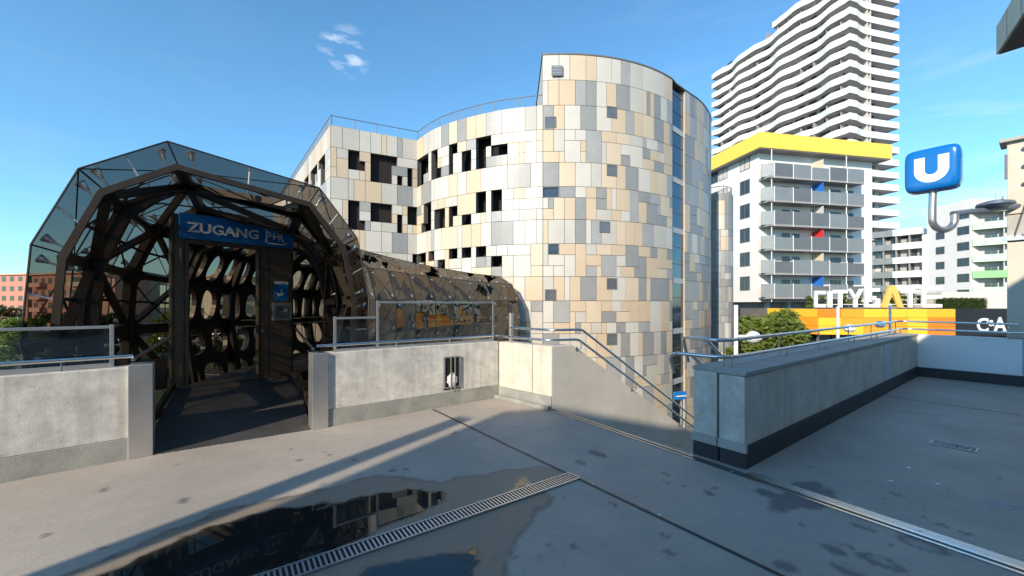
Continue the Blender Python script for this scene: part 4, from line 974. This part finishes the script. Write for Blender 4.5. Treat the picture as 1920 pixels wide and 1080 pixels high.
for f in reversed(range(3, nf)):
    zt = 73.2-FH*(25-f); top = f > 25
    if zt > 82: continue
    Llen = 38.0 if not top else 17.6
    out = []
    n = 40
    for i in range(n+1):
        u = Llen*(1-i/n)
        ph = .55*math.sin(f*.55)+f*.06
        w = .55*math.sin(2*math.pi*u/13.2+ph)+.2*math.sin(2*math.pi*u/6.1-ph*1.3)
        w = w*min(1, u/3)*(min(1, (Llen-u)/2))+.25
        if 11.2 < u < 11.9 and f < 15: w -= 1.0
        out.append(TC+tl*u+tln*w)
    out.append(TC+tln*.25+trn*.9)
    for u, w in ((2, .75), (4.0, .1), (6.0, -.25), (9, -.3), (16.2, -.35)): out.append(TC+trr*u+trn*w)
    out += [TC+trr*16.2-trn*5.5, TC+trr*12+tl*5]
    out += [TC+trr*6+tl*(Llen-1.5), TC+tl*Llen-tln*2]
    b = MB(); b.prism(out, zt-1.46, zt, 'whiteband'); b.prism([p*1 for p in out], zt-1.48, zt-1.461, 'slab'); b.build('balcony_band', tw)
    for k in range(12 if not top else 5):
        u = 1.5+k*3.05; gzz.ob(TC+tl*u-tln*1.68+UP*(zt+.1), tl*rt.choice((1.2, 1.8, 2.2)), tln*.05, UP*1.35, 'win' if rt.random() < .7 else 'curtain')
        if rt.random() < .22: paa.ob(TC+tl*(u-.3)-tln*1.65+UP*zt, tl*.12, tln*1.5, UP*1.6, 'slab')
    for u in (1.2, 4.4, 8.8): gzz.ob(TC+trr*u-trn*1.68+UP*(zt+.1), trr*1.7, trn*.05, UP*1.35, 'win')
    for u in (6.6, 7.5): paa.ob(TC+trr*u-trn*1.5+UP*zt, trr*.28, trn*1.1, UP*1.62, 'greyw')
gz.build('window_rest', tw)['kind'] = 'stuff'; pa.build('partition_rest', tw)['kind'] = 'stuff'
# ================================================================ GENERIC BLOCKS OF THE BACKGROUND
def banded(name, a, b, depth, zt, nf_, fh, label, band='whiteband', wall='back', side='greyw', bh=1.25, z_lo=LOW, split=None, proj_=1.4):
    d = (b-a).normalized(); L = (b-a).length; n = V((d.y, -d.x, 0)); r = root(name, (a+b)/2-n*depth/2+UP*z_lo, label, 'building')
    MB().prism([a-n*proj_, b-n*proj_, b-n*depth, a-n*depth], z_lo, zt-.1, wall).build('wall', r)
    MB().prism([b-n*-.05, b+d*.9, b+d*.9-n*depth, b-n*depth], z_lo, zt+.1, side).build('end_wall', r)
    rr = random.Random(len(label))
    for f in range(nf_):
        z = zt-f*fh; m = MB(); s = split if split is not None else .45
        m.ob(a+UP*(z-bh), d*(L*s), -n*depth*.9, UP*bh, 'ball' if band == 'whiteband' else band); m.ob(a+d*(L*s)+UP*(z-bh), d*(L*(1-s)), -n*depth*.9, UP*bh, band); m.build('balcony_band', r)
        u = .4
        while u < L-1.5:
            w = rr.choice((1.1, 1.6, 2.0)); face_window(r, a+d*u-n*(proj_-.0)+UP*(z-fh+.2), d, n, w, fh-bh-.3, 'win' if rr.random() < .7 else 'curtain'); u += w+rr.uniform(.5, 1.6)
        m = MB()
        for k in range(1, 4): m.ob(a+d*(L*k/4)-n*proj_+UP*(z-fh), d*.15, n*(proj_-.15), UP*(fh-bh), 'slab')
        m.build('divider', r)
    return r
banded('terrace_building', P(1632, 570, 86)*1, P(1729, 570, 79.5), 12, 15.2, 5, 2.85, 'low grey-white terrace building with dark recessed balconies below the tower', z_lo=LOW)
for o in bpy.data.objects:
    pass
def pointz(x, d): p = P(x, 570, d); return V((p.x, p.y, 0))
ga, gb = pointz(1738, 79), pointz(1822, 71.5); gc = pointz(1905, 68)
gr = root('balcony_building', (ga+gb)/2+UP*LOW, 'pale apartment building with mint green balconies at right', 'building')
gd_ = (gb-ga).normalized(); gnn = V((gd_.y, -gd_.x, 0)); ge = (gc-gb).normalized(); gen = V((ge.y, -ge.x, 0))
MB().prism([ga, gb, gb-gnn*14+V((14, 6, 0)), ga-gnn*14], LOW, 20.3, 'whitep', 'roof').build('wall', gr)
MB().prism([gb-gen*1.6+ge*.02, gb+ge*16-gen*1.6, gb+ge*16-gen*10, gb-gen*10], LOW, 20.0, 'greyw', 'roof').build('balcony_wall', gr)
LG = (gb-ga).length
for r in range(6):
    zc = 18.0-2.85*r
    if r: face_window(gr, ga+gd_*(LG*.22)+UP*(zc-1.2), gd_, gnn, 1.5, 1.4)
    face_window(gr, ga+gd_*(LG*.70)+UP*(zc-1.0), gd_, gnn, 1.9, 1.5)
    zb = 17.6-2.85*r; b = MB(); b.ob(gb-gen*1.55+ge*.1+UP*zb, ge*16, gen*1.55, UP*.2, 'slab'); bo = b.build('balcony', gr)
    MB().ob(gb+ge*.1+UP*(zb+.0), ge*16, gen*.06, UP*1.25, 'green2' if r == 4 else 'green').build('balustrade', bo)
    m = MB()
    for u in (3.6, 8): m.ob(gb+ge*u-gen*1.5+UP*(zb+.2), ge*.12, gen*1.5, UP*2.5, 'greyw')
    m.build('divider', bo)
    for u in (1.6, 5.6): face_window(gr, gb+ge*u-gen*1.59+UP*(zb+.4), ge, gen, 1.5, 1.7)
# ================================================================ SHOPPING MALL
m0, m1, m2 = pointz(1440, 42), pointz(1533, 36.6), pointz(1990, 35.0)
ml_ = root('shopping_mall', (m1.x+8, m1.y+8, LOW), 'low shopping mall with a checkerboard yellow and orange front', 'shopping mall')
ZT, ZB = 1.22, -1.12
MB().prism([m0, m1, m2, m2+V((5, 9.5, 0)), m0+V((-4, 2.6, 0)), m0+V((-6, -1, 0))], ZB+.1, ZT-.03, 'roof').build('roof_block', ml_)
def strip(par, a, b, cols, rows_, name, z0, z1):
    d = (b-a).normalized(); n = V((d.y, -d.x, 0)); L = (b-a).length; nc = len(rows_[0]); hh = (z1-z0)/len(rows_); mb = MB()
    for r, row in enumerate(rows_):
        for c, k in enumerate(row): mb.ob(a+d*(L*cols[c]+.01)+UP*(z1-(r+1)*hh+.012)+n*.0, d*(L*(cols[c+1]-cols[c])-.02), n*.08, UP*(hh-.024), {'o': 'orange', 'l': 'orange2', 'y': 'orangey', 'h': 'orangel', 'k': 'charcoal'}[k])
    mb.build(name, par)
strip(ml_, m0, m1, [0, .25, .6, 1], ['yhy', 'lol', 'ool'], 'colour_panels', ZB, ZT)
sp_ = lambda x: tline(m1, (m2-m1).normalized(), V(), x)/(m2-m1).length
xs = [sp_(x) for x in (1534, 1576, 1618, 1700, 1738, 1790)]
xs[0] = 0
strip(ml_, m1, m2, xs, ['olyyh', 'yllyo', 'yylyo'], 'colour_panels', ZB, ZT)
dm = (m2-m1).normalized(); nm = V((dm.y, -dm.x, 0)); mL = (m2-m1).length
MB().ob(m1+dm*(mL*xs[-1])+UP*ZB, dm*(mL*(1-xs[-1])), nm*.12, UP*(ZT-ZB), 'charcoal').build('dark_fascia', ml_)
mb = MB(); mb.prism([m0+V((.6, .6, 0)), m1+V((.8, .9, 0)), m2+V((0, .9, 0)), m2+V((4, 9, 0)), m0+V((1, 3, 0))], LOW, ZB+.1, 'win'); mb.build('shop_front', ml_)
mb = MB()
for k in range(14): mb.ob(m1+dm*(k*1.6)+V((.4, .7, 0))+UP*LOW, dm*.12, nm*.1, UP*5.4, 'frame')
mb.build('shop_mullions', ml_)
# left wing of the mall, rounded with dark portholes
w0, w1 = pointz(1340, 46), pointz(1436, 44)
lw = root('mall_wing', (w0+w1)/2+UP*LOW, 'ochre and orange mall wing with round dark openings left of the tree', 'shopping mall')
MB().prism([w0, w1, w1+V((0, 2, 0)), w0+V((-1, 3, 0))], LOW, 1.0, 'orangel').build('wall', lw)
dw = (w1-w0).normalized(); nw = V((dw.y, -dw.x, 0))
for x in (1358, 1397):
    t = tline(w0, dw, V(), x); mb = MB(); c = w0+dw*t+nw*.02+UP*-.9
    mb.raw([c+dw*math.cos(a)*.55+UP*math.sin(a)*1.35 for a in [k*math.pi/10 for k in range(20)]], [tuple(range(20))], 'dark'); mb.build('opening', lw)
MB().ob(w0+nw*.01+UP*.35, dw*(w1-w0).length, nw*.06, UP*.66, 'orange2').build('top_band', lw); MB().ob(w0+nw*.01+UP*-4.6, dw*2.7, nw*.07, UP*1.5, 'orange').build('awning', lw)
# letters on the roof
cg = root('roof_letters', m1+UP*ZT, 'large free standing white CITYGATE letters with orange A on the mall roof', 'sign')
lo_ = m1+dm*0+nm*-.4+UP*(ZT+.12)
xe = [(1528, 1549, 'C'), (1553, 1561, 'I'), (1563, 1590, 'T'), (1590, 1620, 'Y'), (1622, 1650, 'G'), (1653, 1695, 'A'), (1690, 1726, 'T'), (1730, 1767, 'E')]
hL = {'C': 1.52, 'I': 1.5, 'T': 1.6, 'Y': 1.7, 'G': 1.75, 'A': 1.8, 'E': 1.9}
for xa, xb, ch in xe:
    ta, tb = tline(lo_, dm, V(), xa), tline(lo_, dm, V(), xb); h = hL[ch]; w = tb-ta; o = lo_+dm*ta; s = .31
    m_ = 'orangeA' if ch == 'A' else 'white'; mb = MB(); bx = lambda x, z, ww, hh: mb.ob(o+dm*x+UP*z, dm*ww, -nm*.18, UP*hh, m_)
    if ch == 'C': bx(0, 0, .25, h); bx(.25, 0, w-.25, s); bx(.25, h-s, w-.25, s)
    elif ch == 'I': bx(0, 0, w, h)
    elif ch == 'T': bx(0, h-s, w, s); bx(w/2-s/2, 0, s, h-s)
    elif ch == 'Y':
        bx(w/2-s/2, 0, s, h*.45)
        for sx_ in (0, 1):
            x0_ = 0 if sx_ == 0 else w-s; mb.raw([o+dm*q+UP*zz-nm*dy for dy in (0, .18) for q, zz in ((w/2-s/2, h*.42), (w/2+s/2, h*.42), (x0_+s, h), (x0_, h))], [(0, 1, 2, 3), (7, 6, 5, 4), (0, 4, 5, 1), (1, 5, 6, 2), (2, 6, 7, 3), (3, 7, 4, 0)], m_)
    elif ch == 'G': bx(0, 0, .3, h); bx(.3, 0, w-.3, s); bx(.3, h-s, w-.3, s); bx(w-.3, s, .3, h*.28); bx(w*.5, h*.4, w*.5-.3, .3)
    elif ch == 'A':
        for sx_ in (0, 1):
            x0_ = 0 if sx_ == 0 else w-.5; c = w/2-.3+(0 if sx_ == 0 else .1); mb.raw([o+dm*q+UP*zz-nm*dy for dy in (0+.01*sx_, .18+.01*sx_) for q, zz in ((x0_, 0), (x0_+.5, 0), (c+.5, h+.15), (c, h+.15))], [(0, 1, 2, 3), (7, 6, 5, 4), (0, 4, 5, 1), (1, 5, 6, 2), (2, 6, 7, 3), (3, 7, 4, 0)], m_)
    else: bx(0, 0, .3, h); bx(.3, 0, w-.3, s*.9); bx(.3, h-s*.9, w-.3, s*.9); bx(.3, h/2-s*.45, w-.3, s*.9)
    mb.build('letter', cg)
mb = MB(); ta, tb = tline(lo_, dm, V(), 1528), tline(lo_, dm, V(), 1767)
mb.ob(lo_+dm*ta-nm*.25+UP*.25, dm*(tb-ta), nm*.04, UP*.05, 'white'); mb.ob(lo_+dm*ta-nm*.2-UP*.12, dm*(tb-ta), -nm*.06, UP*.1, 'frame'); mb.build('support_rail', cg)
ca = root('store_sign', m1+dm*(mL*.8)+UP*ZB, 'pale C&A lettering on the dark end of the mall front', 'sign')
mb = MB(); o = lambda x: m1+nm*.121+dm*tline(m1, dm, nm*.121, x)
sl_ = mat('sign silver', (.62, .67, .72), .5)
textmb(mb, 'C', o(1831)+UP*(-.80), dm, UP, 1.22, sl_, .06, width=.92, font_off=.02); textmb(mb, '&', o(1853)+UP*(-.30), dm, UP, .55, sl_, .06, width=.48, font_off=.005); textmb(mb, 'A', o(1862)+UP*(-.80), dm, UP, 1.3, sl_, .06, width=1.05, font_off=.02)
mb.ob(o(1860.5)+UP*-.80, dm*.36, nm*.055, UP*.09, sl_); mb.ob(o(1877.5)+UP*-.80, dm*.42, nm*.055, UP*.09, sl_); mb.ob(o(1850)+UP*.0, dm*.08, nm*.055, UP*.40, sl_)
mb.ob(o(1833)+UP*-.86+nm*.0, dm*.0001, nm*.01, UP*.01, sl_); mb.build('lettering', ca)
sps = root('shop_sign', m0+UP*-1.6, 'red SPAR lettering over the shop front behind the tree', 'sign')
mb = MB(); q = m0.lerp(m1, .1)+V((0, -.2, 0)); dq = (m1-m0).normalized(); mb.ob(q+UP*-1.75, dq*3.9, V((.0, .1, 0)), UP*.62, 'dark'); mb.build('board', sps)
mb = MB(); textmb(mb, 'SPAR', q+dq*.9+UP*-1.68+V((0, -.02, 0)), dq, UP, .45, mat('lettering red', (.75, .06, .10), .5), .04, width=2.3, font_off=.03); mb.build('lettering', sps)
js = root('poster_board', pointz(1497, 33)+UP*-3, 'colourful JCO advertising board behind the railing', 'sign')
q = pointz(1474, 31); mb = MB(); mb.ob(q+UP*-2.85, V((1, .1, 0))*1.55, V((0, .1, 0)), UP*1.25, mat('poster blue', (.03, .28, .55), .4)); mb.build('board', js)
mb = MB(); mb.ob(q+V((1.02, -.03+.1, -2.85)), V((1, .1, 0))*.5, V((0, .01, 0)), UP*.9, mat('poster pink', (.6, .03, .15), .4)); mb.ob(q+V((0, -.02, -2.85)), V((1, .1, 0))*1.0, V((0, .01, 0)), UP*.22, 'orangey'); mb.ob(q+V((.0, -.025, -2.63)), V((1, .1, 0))*.8, V((0, .01, 0)), UP*.12, 'green2'); mb.build('colour_fields', js)
mb = MB(); textmb(mb, 'JCO', q+V((.25, -.03, -2.35)), (1, .1, 0), UP, .5, 'white', .02, width=1.0, font_off=.03); mb.build('lettering', js)
yk = root('market_kiosk', pointz(1515, 28)+UP*LOW, 'small kiosk with yellow awning beside the street tree', 'kiosk')
q = pointz(1498, 27.5); MB().ob(q+UP*LOW, V((1.4, 0, 0)), V((0, 1.5, 0)), UP*3.0, 'cream').build('hut', yk)
MB().raw([q+V((-.2, -.5, -3.7)), q+V((1.6, -.5, -3.7)), q+V((1.6, .6, -2.7)), q+V((-.2, .6, -2.7)), q+V((-.2, 1.6, -3.5)), q+V((1.6, 1.6, -3.5))], [(0, 1, 2, 3), (3, 2, 5, 4), (0, 3, 4), (1, 5, 2), (0, 4, 5, 1)], 'orangey').build('awning', yk)
# terrace wall and hedge above the mall
ta_, tb_ = pointz(1766, 44), pointz(2000, 41)
mb = MB(); mb.prism([ta_, tb_, tb_+V((0, 6, 0)), ta_+V((0, 6, 0))], ZT-.3, 2.95, 'render', 'roof'); tag(mb.build('terrace_wall'), 'plain grey roof terrace wall behind the hedge', 'wall')
ta_, tb_ = pointz(1437, 47.5), pointz(1640, 47.5)
# ================================================================ FOLIAGE
def leaves(mb, c, rad, n, size, m, rr, clump=None):
    cl = clump or [(c, rad)]
    for (cc, r_) in cl:
        for i in range(int(n/len(cl))):
            while True:
                q = V((rr.uniform(-1, 1), rr.uniform(-1, 1), rr.uniform(-1, 1)))
                if .25 < q.length < 1: break
            p = cc+V((q.x*r_.x, q.y*r_.y, q.z*r_.z)); s = size*rr.uniform(.6, 1.3)
            u = V((rr.gauss(0, 1), rr.gauss(0, 1), rr.gauss(0, .6))).normalized(); w = u.cross(V((rr.gauss(0, 1), rr.gauss(0, 1), rr.gauss(0, 1)))).normalized()
            mb.raw([p-u*s, p+w*s*.45, p+u*s, p-w*s*.45], [(0, 1, 2, 3)], m)
def tree(name, base, h, rad, label, m='leaf', n=9000, size=.14, seed=1, cat='tree', group=None, clumps=26, lo=.35):
    rr = random.Random(seed); r = root(name, base, label, cat, group); mb = MB(); b = V(base)
    tp = b+V((rr.uniform(-.2, .2), rr.uniform(-.2, .2), h*.7)); mid_ = b.lerp(tp, .5)+V((rr.uniform(-.15, .15), 0, 0))
    mb.tube([b, mid_, tp], [h*.028, h*.02, h*.008], 'bark', 8); cl = []
    for k in range(clumps):
        a = rr.uniform(0, 6.28); f = rr.uniform(lo, 1); rr_ = math.sqrt(max(0, 1-((f-.55)/.52)**2))*rad*rr.uniform(.45, .9)
        p = b+V((math.cos(a)*rr_, math.sin(a)*rr_, h*f*.93)); cl.append((p, V((1, 1, .75))*rad*rr.uniform(.14, .34)))
        s = b.lerp(tp, min(1, f*.8)); mb.tube([s, s.lerp(p, .6)+UP*.1, p], [h*.010, h*.005, h*.002], 'bark', 5)
    mb.build('trunk', r, True)
    mb = MB(); leaves(mb, None, None, n, size, m, rr, cl); mb.build('crown', r); return r
tb0 = pointz(1438, 20.5)
tree('street_tree', (tb0.x, tb0.y, LOW), 8.1, 2.0, 'broad sunlit green tree rising between the garage and the grey parapet', n=24000, size=.13, seed=4, clumps=85, lo=.4)
tree('street_tree', (20.5, 27, LOW), 5.2, 2.6, 'lower leafy tree behind the kiosk at the mall front', n=9000, size=.13, seed=6, clumps=30)
hd = root('hedge', pointz(1810, 40)+UP*ZT, 'dark clipped evergreen hedge on the mall roof beside the letters', 'hedge')
mb = MB(); rr = random.Random(8); a = pointz(1770, 38.5); hw = 4.1
for i in range(9000):
    x, y, zz = rr.uniform(0, hw), rr.uniform(0, 1), rr.uniform(0, .95)+.1*math.sin(rr.uniform(0, 40))
    if rr.random() < .6: y = 0 if rr.random() < .6 else y
    p = a+V((x, y+rr.uniform(-.06, .06), ZT+zz)); s = .07; u = V((rr.gauss(0, 1), rr.gauss(0, 1), rr.gauss(0, 1))).normalized(); w = u.orthogonal().normalized()
    mb.raw([p-u*s, p+w*s*.5, p+u*s, p-w*s*.5], [(0, 1, 2, 3)], 'leafd')
mb.build('foliage', hd); MB().ob(a+V((.1, .15, ZT)), V((hw-.2, 0, 0)), V((0, .7, 0)), UP*.85, 'leafd').build('core', hd)
for lb, x, s in (('round green shrub on the mall roof left of the orange letter A', 1598, .9), ('bushy roof shrub behind the letter T of CITYGATE', 1712, 1.1), ('small shrub at the left end of the roof letters', 1530, .6), ('green roof shrub between the letters A and T', 1683, .9)):
    b = pointz(x, 40); tree('roof_shrub', (b.x, b.y, ZT-.1), 1.5*s+.5, 1.0, lb, m='leafd' if s > 1 else 'leaf', n=1800, size=.08, seed=int(x), cat='shrub', group='shrubs on the mall roof', clumps=10, lo=.15)
# trees at the far left
for i, (x, d, h, rd, m, lb) in enumerate(((18, 46, 8.0, 3.2, 'leafr', 'copper brown tree before the terracotta houses at the far left'), (48, 40, 6.8, 3.0, 'leaf', 'light green round tree below the copper tree'), (-30, 44, 8, 3.4, 'leafd', 'dark tree at the left edge'), (100, 52, 7.3, 3.2, 'leafd', 'dark tree seen through the left glass'), (160, 60, 7.6, 3.4, 'leaf', 'green tree seen through the smoked glass'), (215, 55, 7.2, 3.2, 'leafd', 'bushy tree behind the bridge tube'), (400, 50, 7.5, 3.4, 'leafd', 'dense tree seen through the bridge door'), (330, 58, 7, 3.3, 'leaf', 'pale tree behind the left door post'))):
    b = pointz(x, d); tree('roadside_tree', (b.x, b.y, LOW), h, rd, lb, m=m, n=4200, size=.26, seed=30+i, group='trees beyond the footbridge', clumps=24, lo=.25)
# ================================================================ TERRACOTTA HOUSES AT THE LEFT
def house(a, b, depth, zt, nf_, label, m, band, seed, roofslope=False):
    d = (b-a).normalized(); n = V((d.y, -d.x, 0)); L = (b-a).length; r = root('apartment_block', (a+b)/2+UP*LOW, label, 'building', 'terracotta apartment blocks at the left'); rr = random.Random(seed)
    MB().prism([a, b, b-n*depth, a-n*depth], LOW, zt, m, 'roof').build('wall', r)
    mb = MB(); mb.prism([a+n*.5-d*.4, b+n*.5+d*.4, b-n*(depth+.4)+d*.4, a-n*(depth+.4)-d*.4], zt, zt+.35, 'terra2'); mb.build('roof', r)
    fh = (zt-LOW)/nf_; pr0 = None
    for f in range(nf_):
        z = LOW+fh*f; u = 1.2
        if f > 0: MB().ob(a+d*(L*.12)+UP*(z), d*(L*.3), n*1.3, UP*1.05, band).build('balcony', r)
        while u < L-2:
            face_window(r, a+d*u+UP*(z+.9), d, n, 1.7, 1.4, 'win'); u += 3.4
    return r
house(pointz(-60, 118), pointz(52, 112), 12, 9.8, 6, 'terracotta block with red balconies at the far left edge', 'terra', 'red', 1)
house(pointz(60, 104), pointz(128, 98), 12, 9.0, 5, 'dull terracotta block seen through the left glass', 'terra', 'terra2', 2)
house(pointz(124, 94), pointz(215, 96), 12, 8.8, 5, 'salmon terracotta block behind the left tube wall', 'terra2', 'cream', 3)
house(pointz(225, 110), pointz(300, 118), 12, 9.5, 5, 'cream block hidden mostly by the tube', 'cream', 'terra2', 4)
house(pointz(400, 92), pointz(480, 98), 12, 8.0, 5, 'cream and white block seen through the bridge door', 'cream', 'whitep', 6)
mb = MB()
q0_, q1_ = pointz(-20, 33), pointz(230, 46)
tag(MB().ob(q0_+UP*LOW, q1_-q0_, V((0, .2, 0)), UP*1.2, 'whitep').build('boundary_wall'), 'long low white boundary wall beyond the grass at the left', 'wall')
# ================================================================ LAMPS
def lamp_proto():
    r = root('street_lamp', (0, 0, 0), 'x', 'street lamp', 'white post lamps before the mall')
    MB().tube([V((0, 0, 0)), V((0, 0, 8))], .085, 'white', 12).build('post', r, True)
    MB().tube([V((0, 0, 6.65)), V((.55, 0, 6.65))], .05, 'white', 8).build('arm', r, True)
    mb = MB(); pts = []
    for k in range(9): a = k/8*math.pi/2; pts.append((math.cos(a)*.33, math.sin(a)*.36))
    mb.tube([V((.75, 0, 6.52+z)) for rr_, z in pts], [max(.004, q[0]) for q in pts], mat('lamp dome', (.78, .79, .80), .25, .3), 20); mb.build('shade', r, True)
    mb = MB(); mb.tube([V((.75, 0, 6.36)), V((.75, 0, 6.44)), V((.75, 0, 6.519))], [.16, .27, .31], mat('lamp lens', (.7, .7, .68), .3), 20); mb.build('lens', r, True)
    return r
lp = lamp_proto(); a = pointz(1380, 17.5); lp.location = (a.x, a.y, -6.5-(0)); lp['label'] = 'nearest white post lamp with a dome head in front of the tree'
lp.location.z = EYE+(HY-572)/F*17.5-8
for (x, d, lb, y) in ((1571, 26, 'middle white post lamp before the orange mall front', 575), (1669, 30, 'farthest white post lamp under the orange roof letter', 573)):
    a = pointz(x, d); c = copy_tree(lp, (a.x, a.y, EYE+(HY-y)/F*d-8), lb)
    if x == 1669: c.rotation_euler = (0, 0, math.pi)
# ================================================================ STATION SIDE: PANEL WALL, U SIGN, CANOPY
k0 = tline(C2, WB, V(), 1888); S0 = C2+WB*k0
sw = root('station_wall', S0, 'tall cream concrete wall with tie rods at the right edge', 'wall')
zt = EYE+(HY-268)/F*S0.y
mb = MB(); pc = mat('cream precast', (.56, .53, .45), .8, var=.15, scale=2, bump=.15)
for z0_, z1_ in ((.96, 2.9), (2.92, 3.45), (3.47, zt)):
    mb.ob(S0+AX*.0+UP*z0_, WB*8, AX*.4, UP*(z1_-z0_), pc if z0_ != 2.92 else 'coping')
mb.build('wall_panel', sw, bevel=.008)
mb = MB(); mb.ob(S0-AX*.10-WB*.10+UP*zt, WB*8.2, AX*.6, UP*.07, 'coping'); mb.build('cap', sw, bevel=.01)
mb = MB(); mb.ob(S0-AX*.06-WB*.06+UP*2.93, WB*.5, AX*.05, UP*.10, 'alu'); mb.ob(S0-AX*.08-WB*.03+UP*(zt-.75), WB*.04, AX*.04, UP*.5, 'frame'); mb.build('bracket_plate', sw)
for a, b in ((V((0, 0, 0))+S0-AX*.06+WB*.45+UP*(zt-.35), S0-AX*.06+WB*.1+UP*3.0), (S0-AX*.06+WB*.45+UP*(zt-.3), S0-AX*.06+WB*.33+UP*3.0)):
    MB().tube([a, b], .010, 'frame', 6).build('tie_rod', sw)
mb = MB()
for p in (S0-AX*.05+WB*.25+UP*(zt-.15), S0-AX*.05+WB*.25+UP*(zt-.5), S0-AX*.05+WB*.25+UP*(zt-.85), S0-AX*.05+WB*.24+UP*3.05): mb.tube([p, p-AX*.05], .04, 'steelp', 10)
mb.build('anchor_bolt', sw, True)
# U sign
US, UD, UH = .39, .21, .42
us = root('station_sign', P(1748, 320, 8.0), 'blue rounded cube sign with a white U on a hooked silver pipe', 'sign')
uc = P(1749.5, 319.5, 8.0); yaw = R(-53); ux_ = V((math.cos(yaw), math.sin(yaw), 0)); uy_ = V((-math.sin(yaw), math.cos(yaw), 0))
bm = bmesh.new(); bmesh.ops.create_cube(bm, size=1); bmesh.ops.subdivide_edges(bm, edges=bm.edges[:], cuts=11, use_grid_fill=True)
pv = []
for v in bm.verts:
    q = v.co*2; ln = (abs(q.x)**7.0+abs(q.y)**7.0+abs(q.z)**7.0)**(1/7.0); q = q/ln
    pv.append(uc+ux_*q.x*US+uy_*q.y*UD+UP*q.z*UH)
pf = [tuple(x.index for x in f.verts) for f in bm.faces]; bm.free()
MB().raw(pv, pf, mat('gloss sign blue', (.003, .135, .45), .14, spec=.7)).build('lamp_body', us, True)
mb = MB(); 
def uface(x, z):          # point just proud of the bulged front
    a, b = x/US, z/UH; y = -(max(0, 1-abs(a)**7-abs(b)**7))**(1/7.0)
    return uc+ux_*x+uy_*(y*UD-.006)+UP*z
wt = mat('gloss white', (.82, .83, .83), .2)
outer, inner_ = [], []
N_ = 14
pathU = [(-.165, .235-k*.06, 1, 0) for k in range(5)]
for k in range(N_+1):
    a = math.pi+math.pi*k/N_; pathU.append((math.cos(a)*.165, -.03+math.sin(a)*.165, 0, 0))
pathU += [(.165, .235-k*.06, 1, 0) for k in range(4, -1, -1)]
pts = [V((x, z, 0)) for x, z, _, _ in pathU]; hwid = .075
Lp, Rp = [], []
for i, p in enumerate(pts):
    t = (pts[min(i+1, len(pts)-1)]-pts[max(i-1, 0)]).normalized(); nn_ = V((-t.y, t.x, 0)); Lp.append(uface(p.x+nn_.x*hwid, p.y+nn_.y*hwid)); Rp.append(uface(p.x-nn_.x*hwid, p.y-nn_.y*hwid))
for i in range(len(pts)-1): mb.face([Lp[i], Rp[i], Rp[i+1], Lp[i+1]], wt)
mb.build('letter', us, True)
pb = uc-UP*.43+V((0, 0, 0)); hk = P(1748, 412, 8.0); 
pth = [pb, P(1748, 395, 8.0)]
for k in range(0, 13):
    a = math.pi+math.pi*k/12; pth.append(P(1748+21, 412, 8.0)+V((math.cos(a)*.222, 0, math.sin(a)*.20)))
pth.append(P(1790, 402, 8.0))
MB().tube(pth, .062, mat('silver pipe', (.60, .61, .62), .3, .9), 14).build('hook_pipe', us, True)
e1 = P(1786, 401, 8.0); e2 = S0+WB*.15+UP*(EYE+(HY-388)/F*S0.y)-AX*-.05
MB().tube([e1, e2], .055, mat('blue grey arm', (.14, .18, .24), .4, .4), 12).build('bracket_arm', us, True)
ds = root('flat_lamp', P(1868, 381, 7.9), 'flat dark disc lamp resting above the sign arm', 'lamp')
dc = P(1866, 383, 8.0); mb = MB(); mb.tube([dc+UP*z for z in (-.07, -.06, -.02, .03, .065, .075)], [.10, .20, .27, .25, .14, .02], mat('blue grey arm', (.14, .18, .24), .4, .4), 24); mb.build('housing', ds, True)
MB().tube([dc+UP*.06, dc+UP*.22], .004, 'frame', 5).build('spike', ds)
# high canopy corner in the upper right
cc_ = P(1868, 104, 14); cd = V((-.625, -.78, 0)).normalized()
cn = root('station_canopy', cc_, 'corner of a high concrete canopy at the upper right', 'canopy')
pc4 = [cc_, cc_+WB*8, cc_+WB*8+cd*5.5, cc_+cd*5.5]
MB().prism(pc4, cc_.z+.02, cc_.z+1.0, mat('canopy fascia', (.60, .60, .50), .8, var=.15, scale=2)).build('fascia', cn)
MB().prism([p+(sum(pc4, V())/4-p)*.015 for p in pc4], cc_.z-.02, cc_.z+.02, mat('canopy soffit', (.11, .11, .11), .8)).build('soffit', cn)
mb = MB()
for k in (1.1, 2.4, 3.7): mb.ob(cc_+cd*k+UP*.02-WB*.005, cd*.03, WB*-.003, UP*.97, 'frame')
mb.build('panel_joint', cn)
MB().tube([cc_+WB*6+cd*2.7+UP*-.02, V((cc_.x+3.6-1.9, cc_.y-4.8-2.1, 0))], .25, 'greyw', 12).build('pillar', cn)
# unseen station hall behind the camera, its outline shaped to shade the deck
H = 7.0; off = V((SX, SY, 0))*TE*H
fa, fk, fb = V((-.12, 6.2, 0)), V((2.3, 6.75, 0)), V((12.5, 11.8, 0)); fd_ = (fb-fk).normalized()
ha = fa+off; hk = fk+off; hb = hk+fd_*34; bk_ = V((fd_.y, -fd_.x, 0))
hall = root('shading_hall', ha, 'unseen grey station hall behind the viewpoint, shaped to shade the deck', 'building')
MB().prism([ha, hk, hb, hb+bk_*14, ha+bk_*14], -.3, H, 'greyw', 'roof').build('wall', hall)
mb = MB()
for k in range(9): face_window(hall, hk+fd_*(1.2+k*3.4)-bk_*.06+UP*.9, fd_, -bk_, 2.2, 2.4)
tpt = V((-.78, 5.95, 0)); pb_ = tpt+V((SX, SY, 0))*TE*5.5  # unseen pillar added so that its narrow shadow crosses the deck
tag(MB().ob(pb_, V((SY, -SX, 0))*-.27, V((SX, SY, 0))*.27, UP*5.5, 'greyw').build('pillar'), 'unseen pillar added beside the station hall to cast a narrow shadow on the deck', 'pillar')
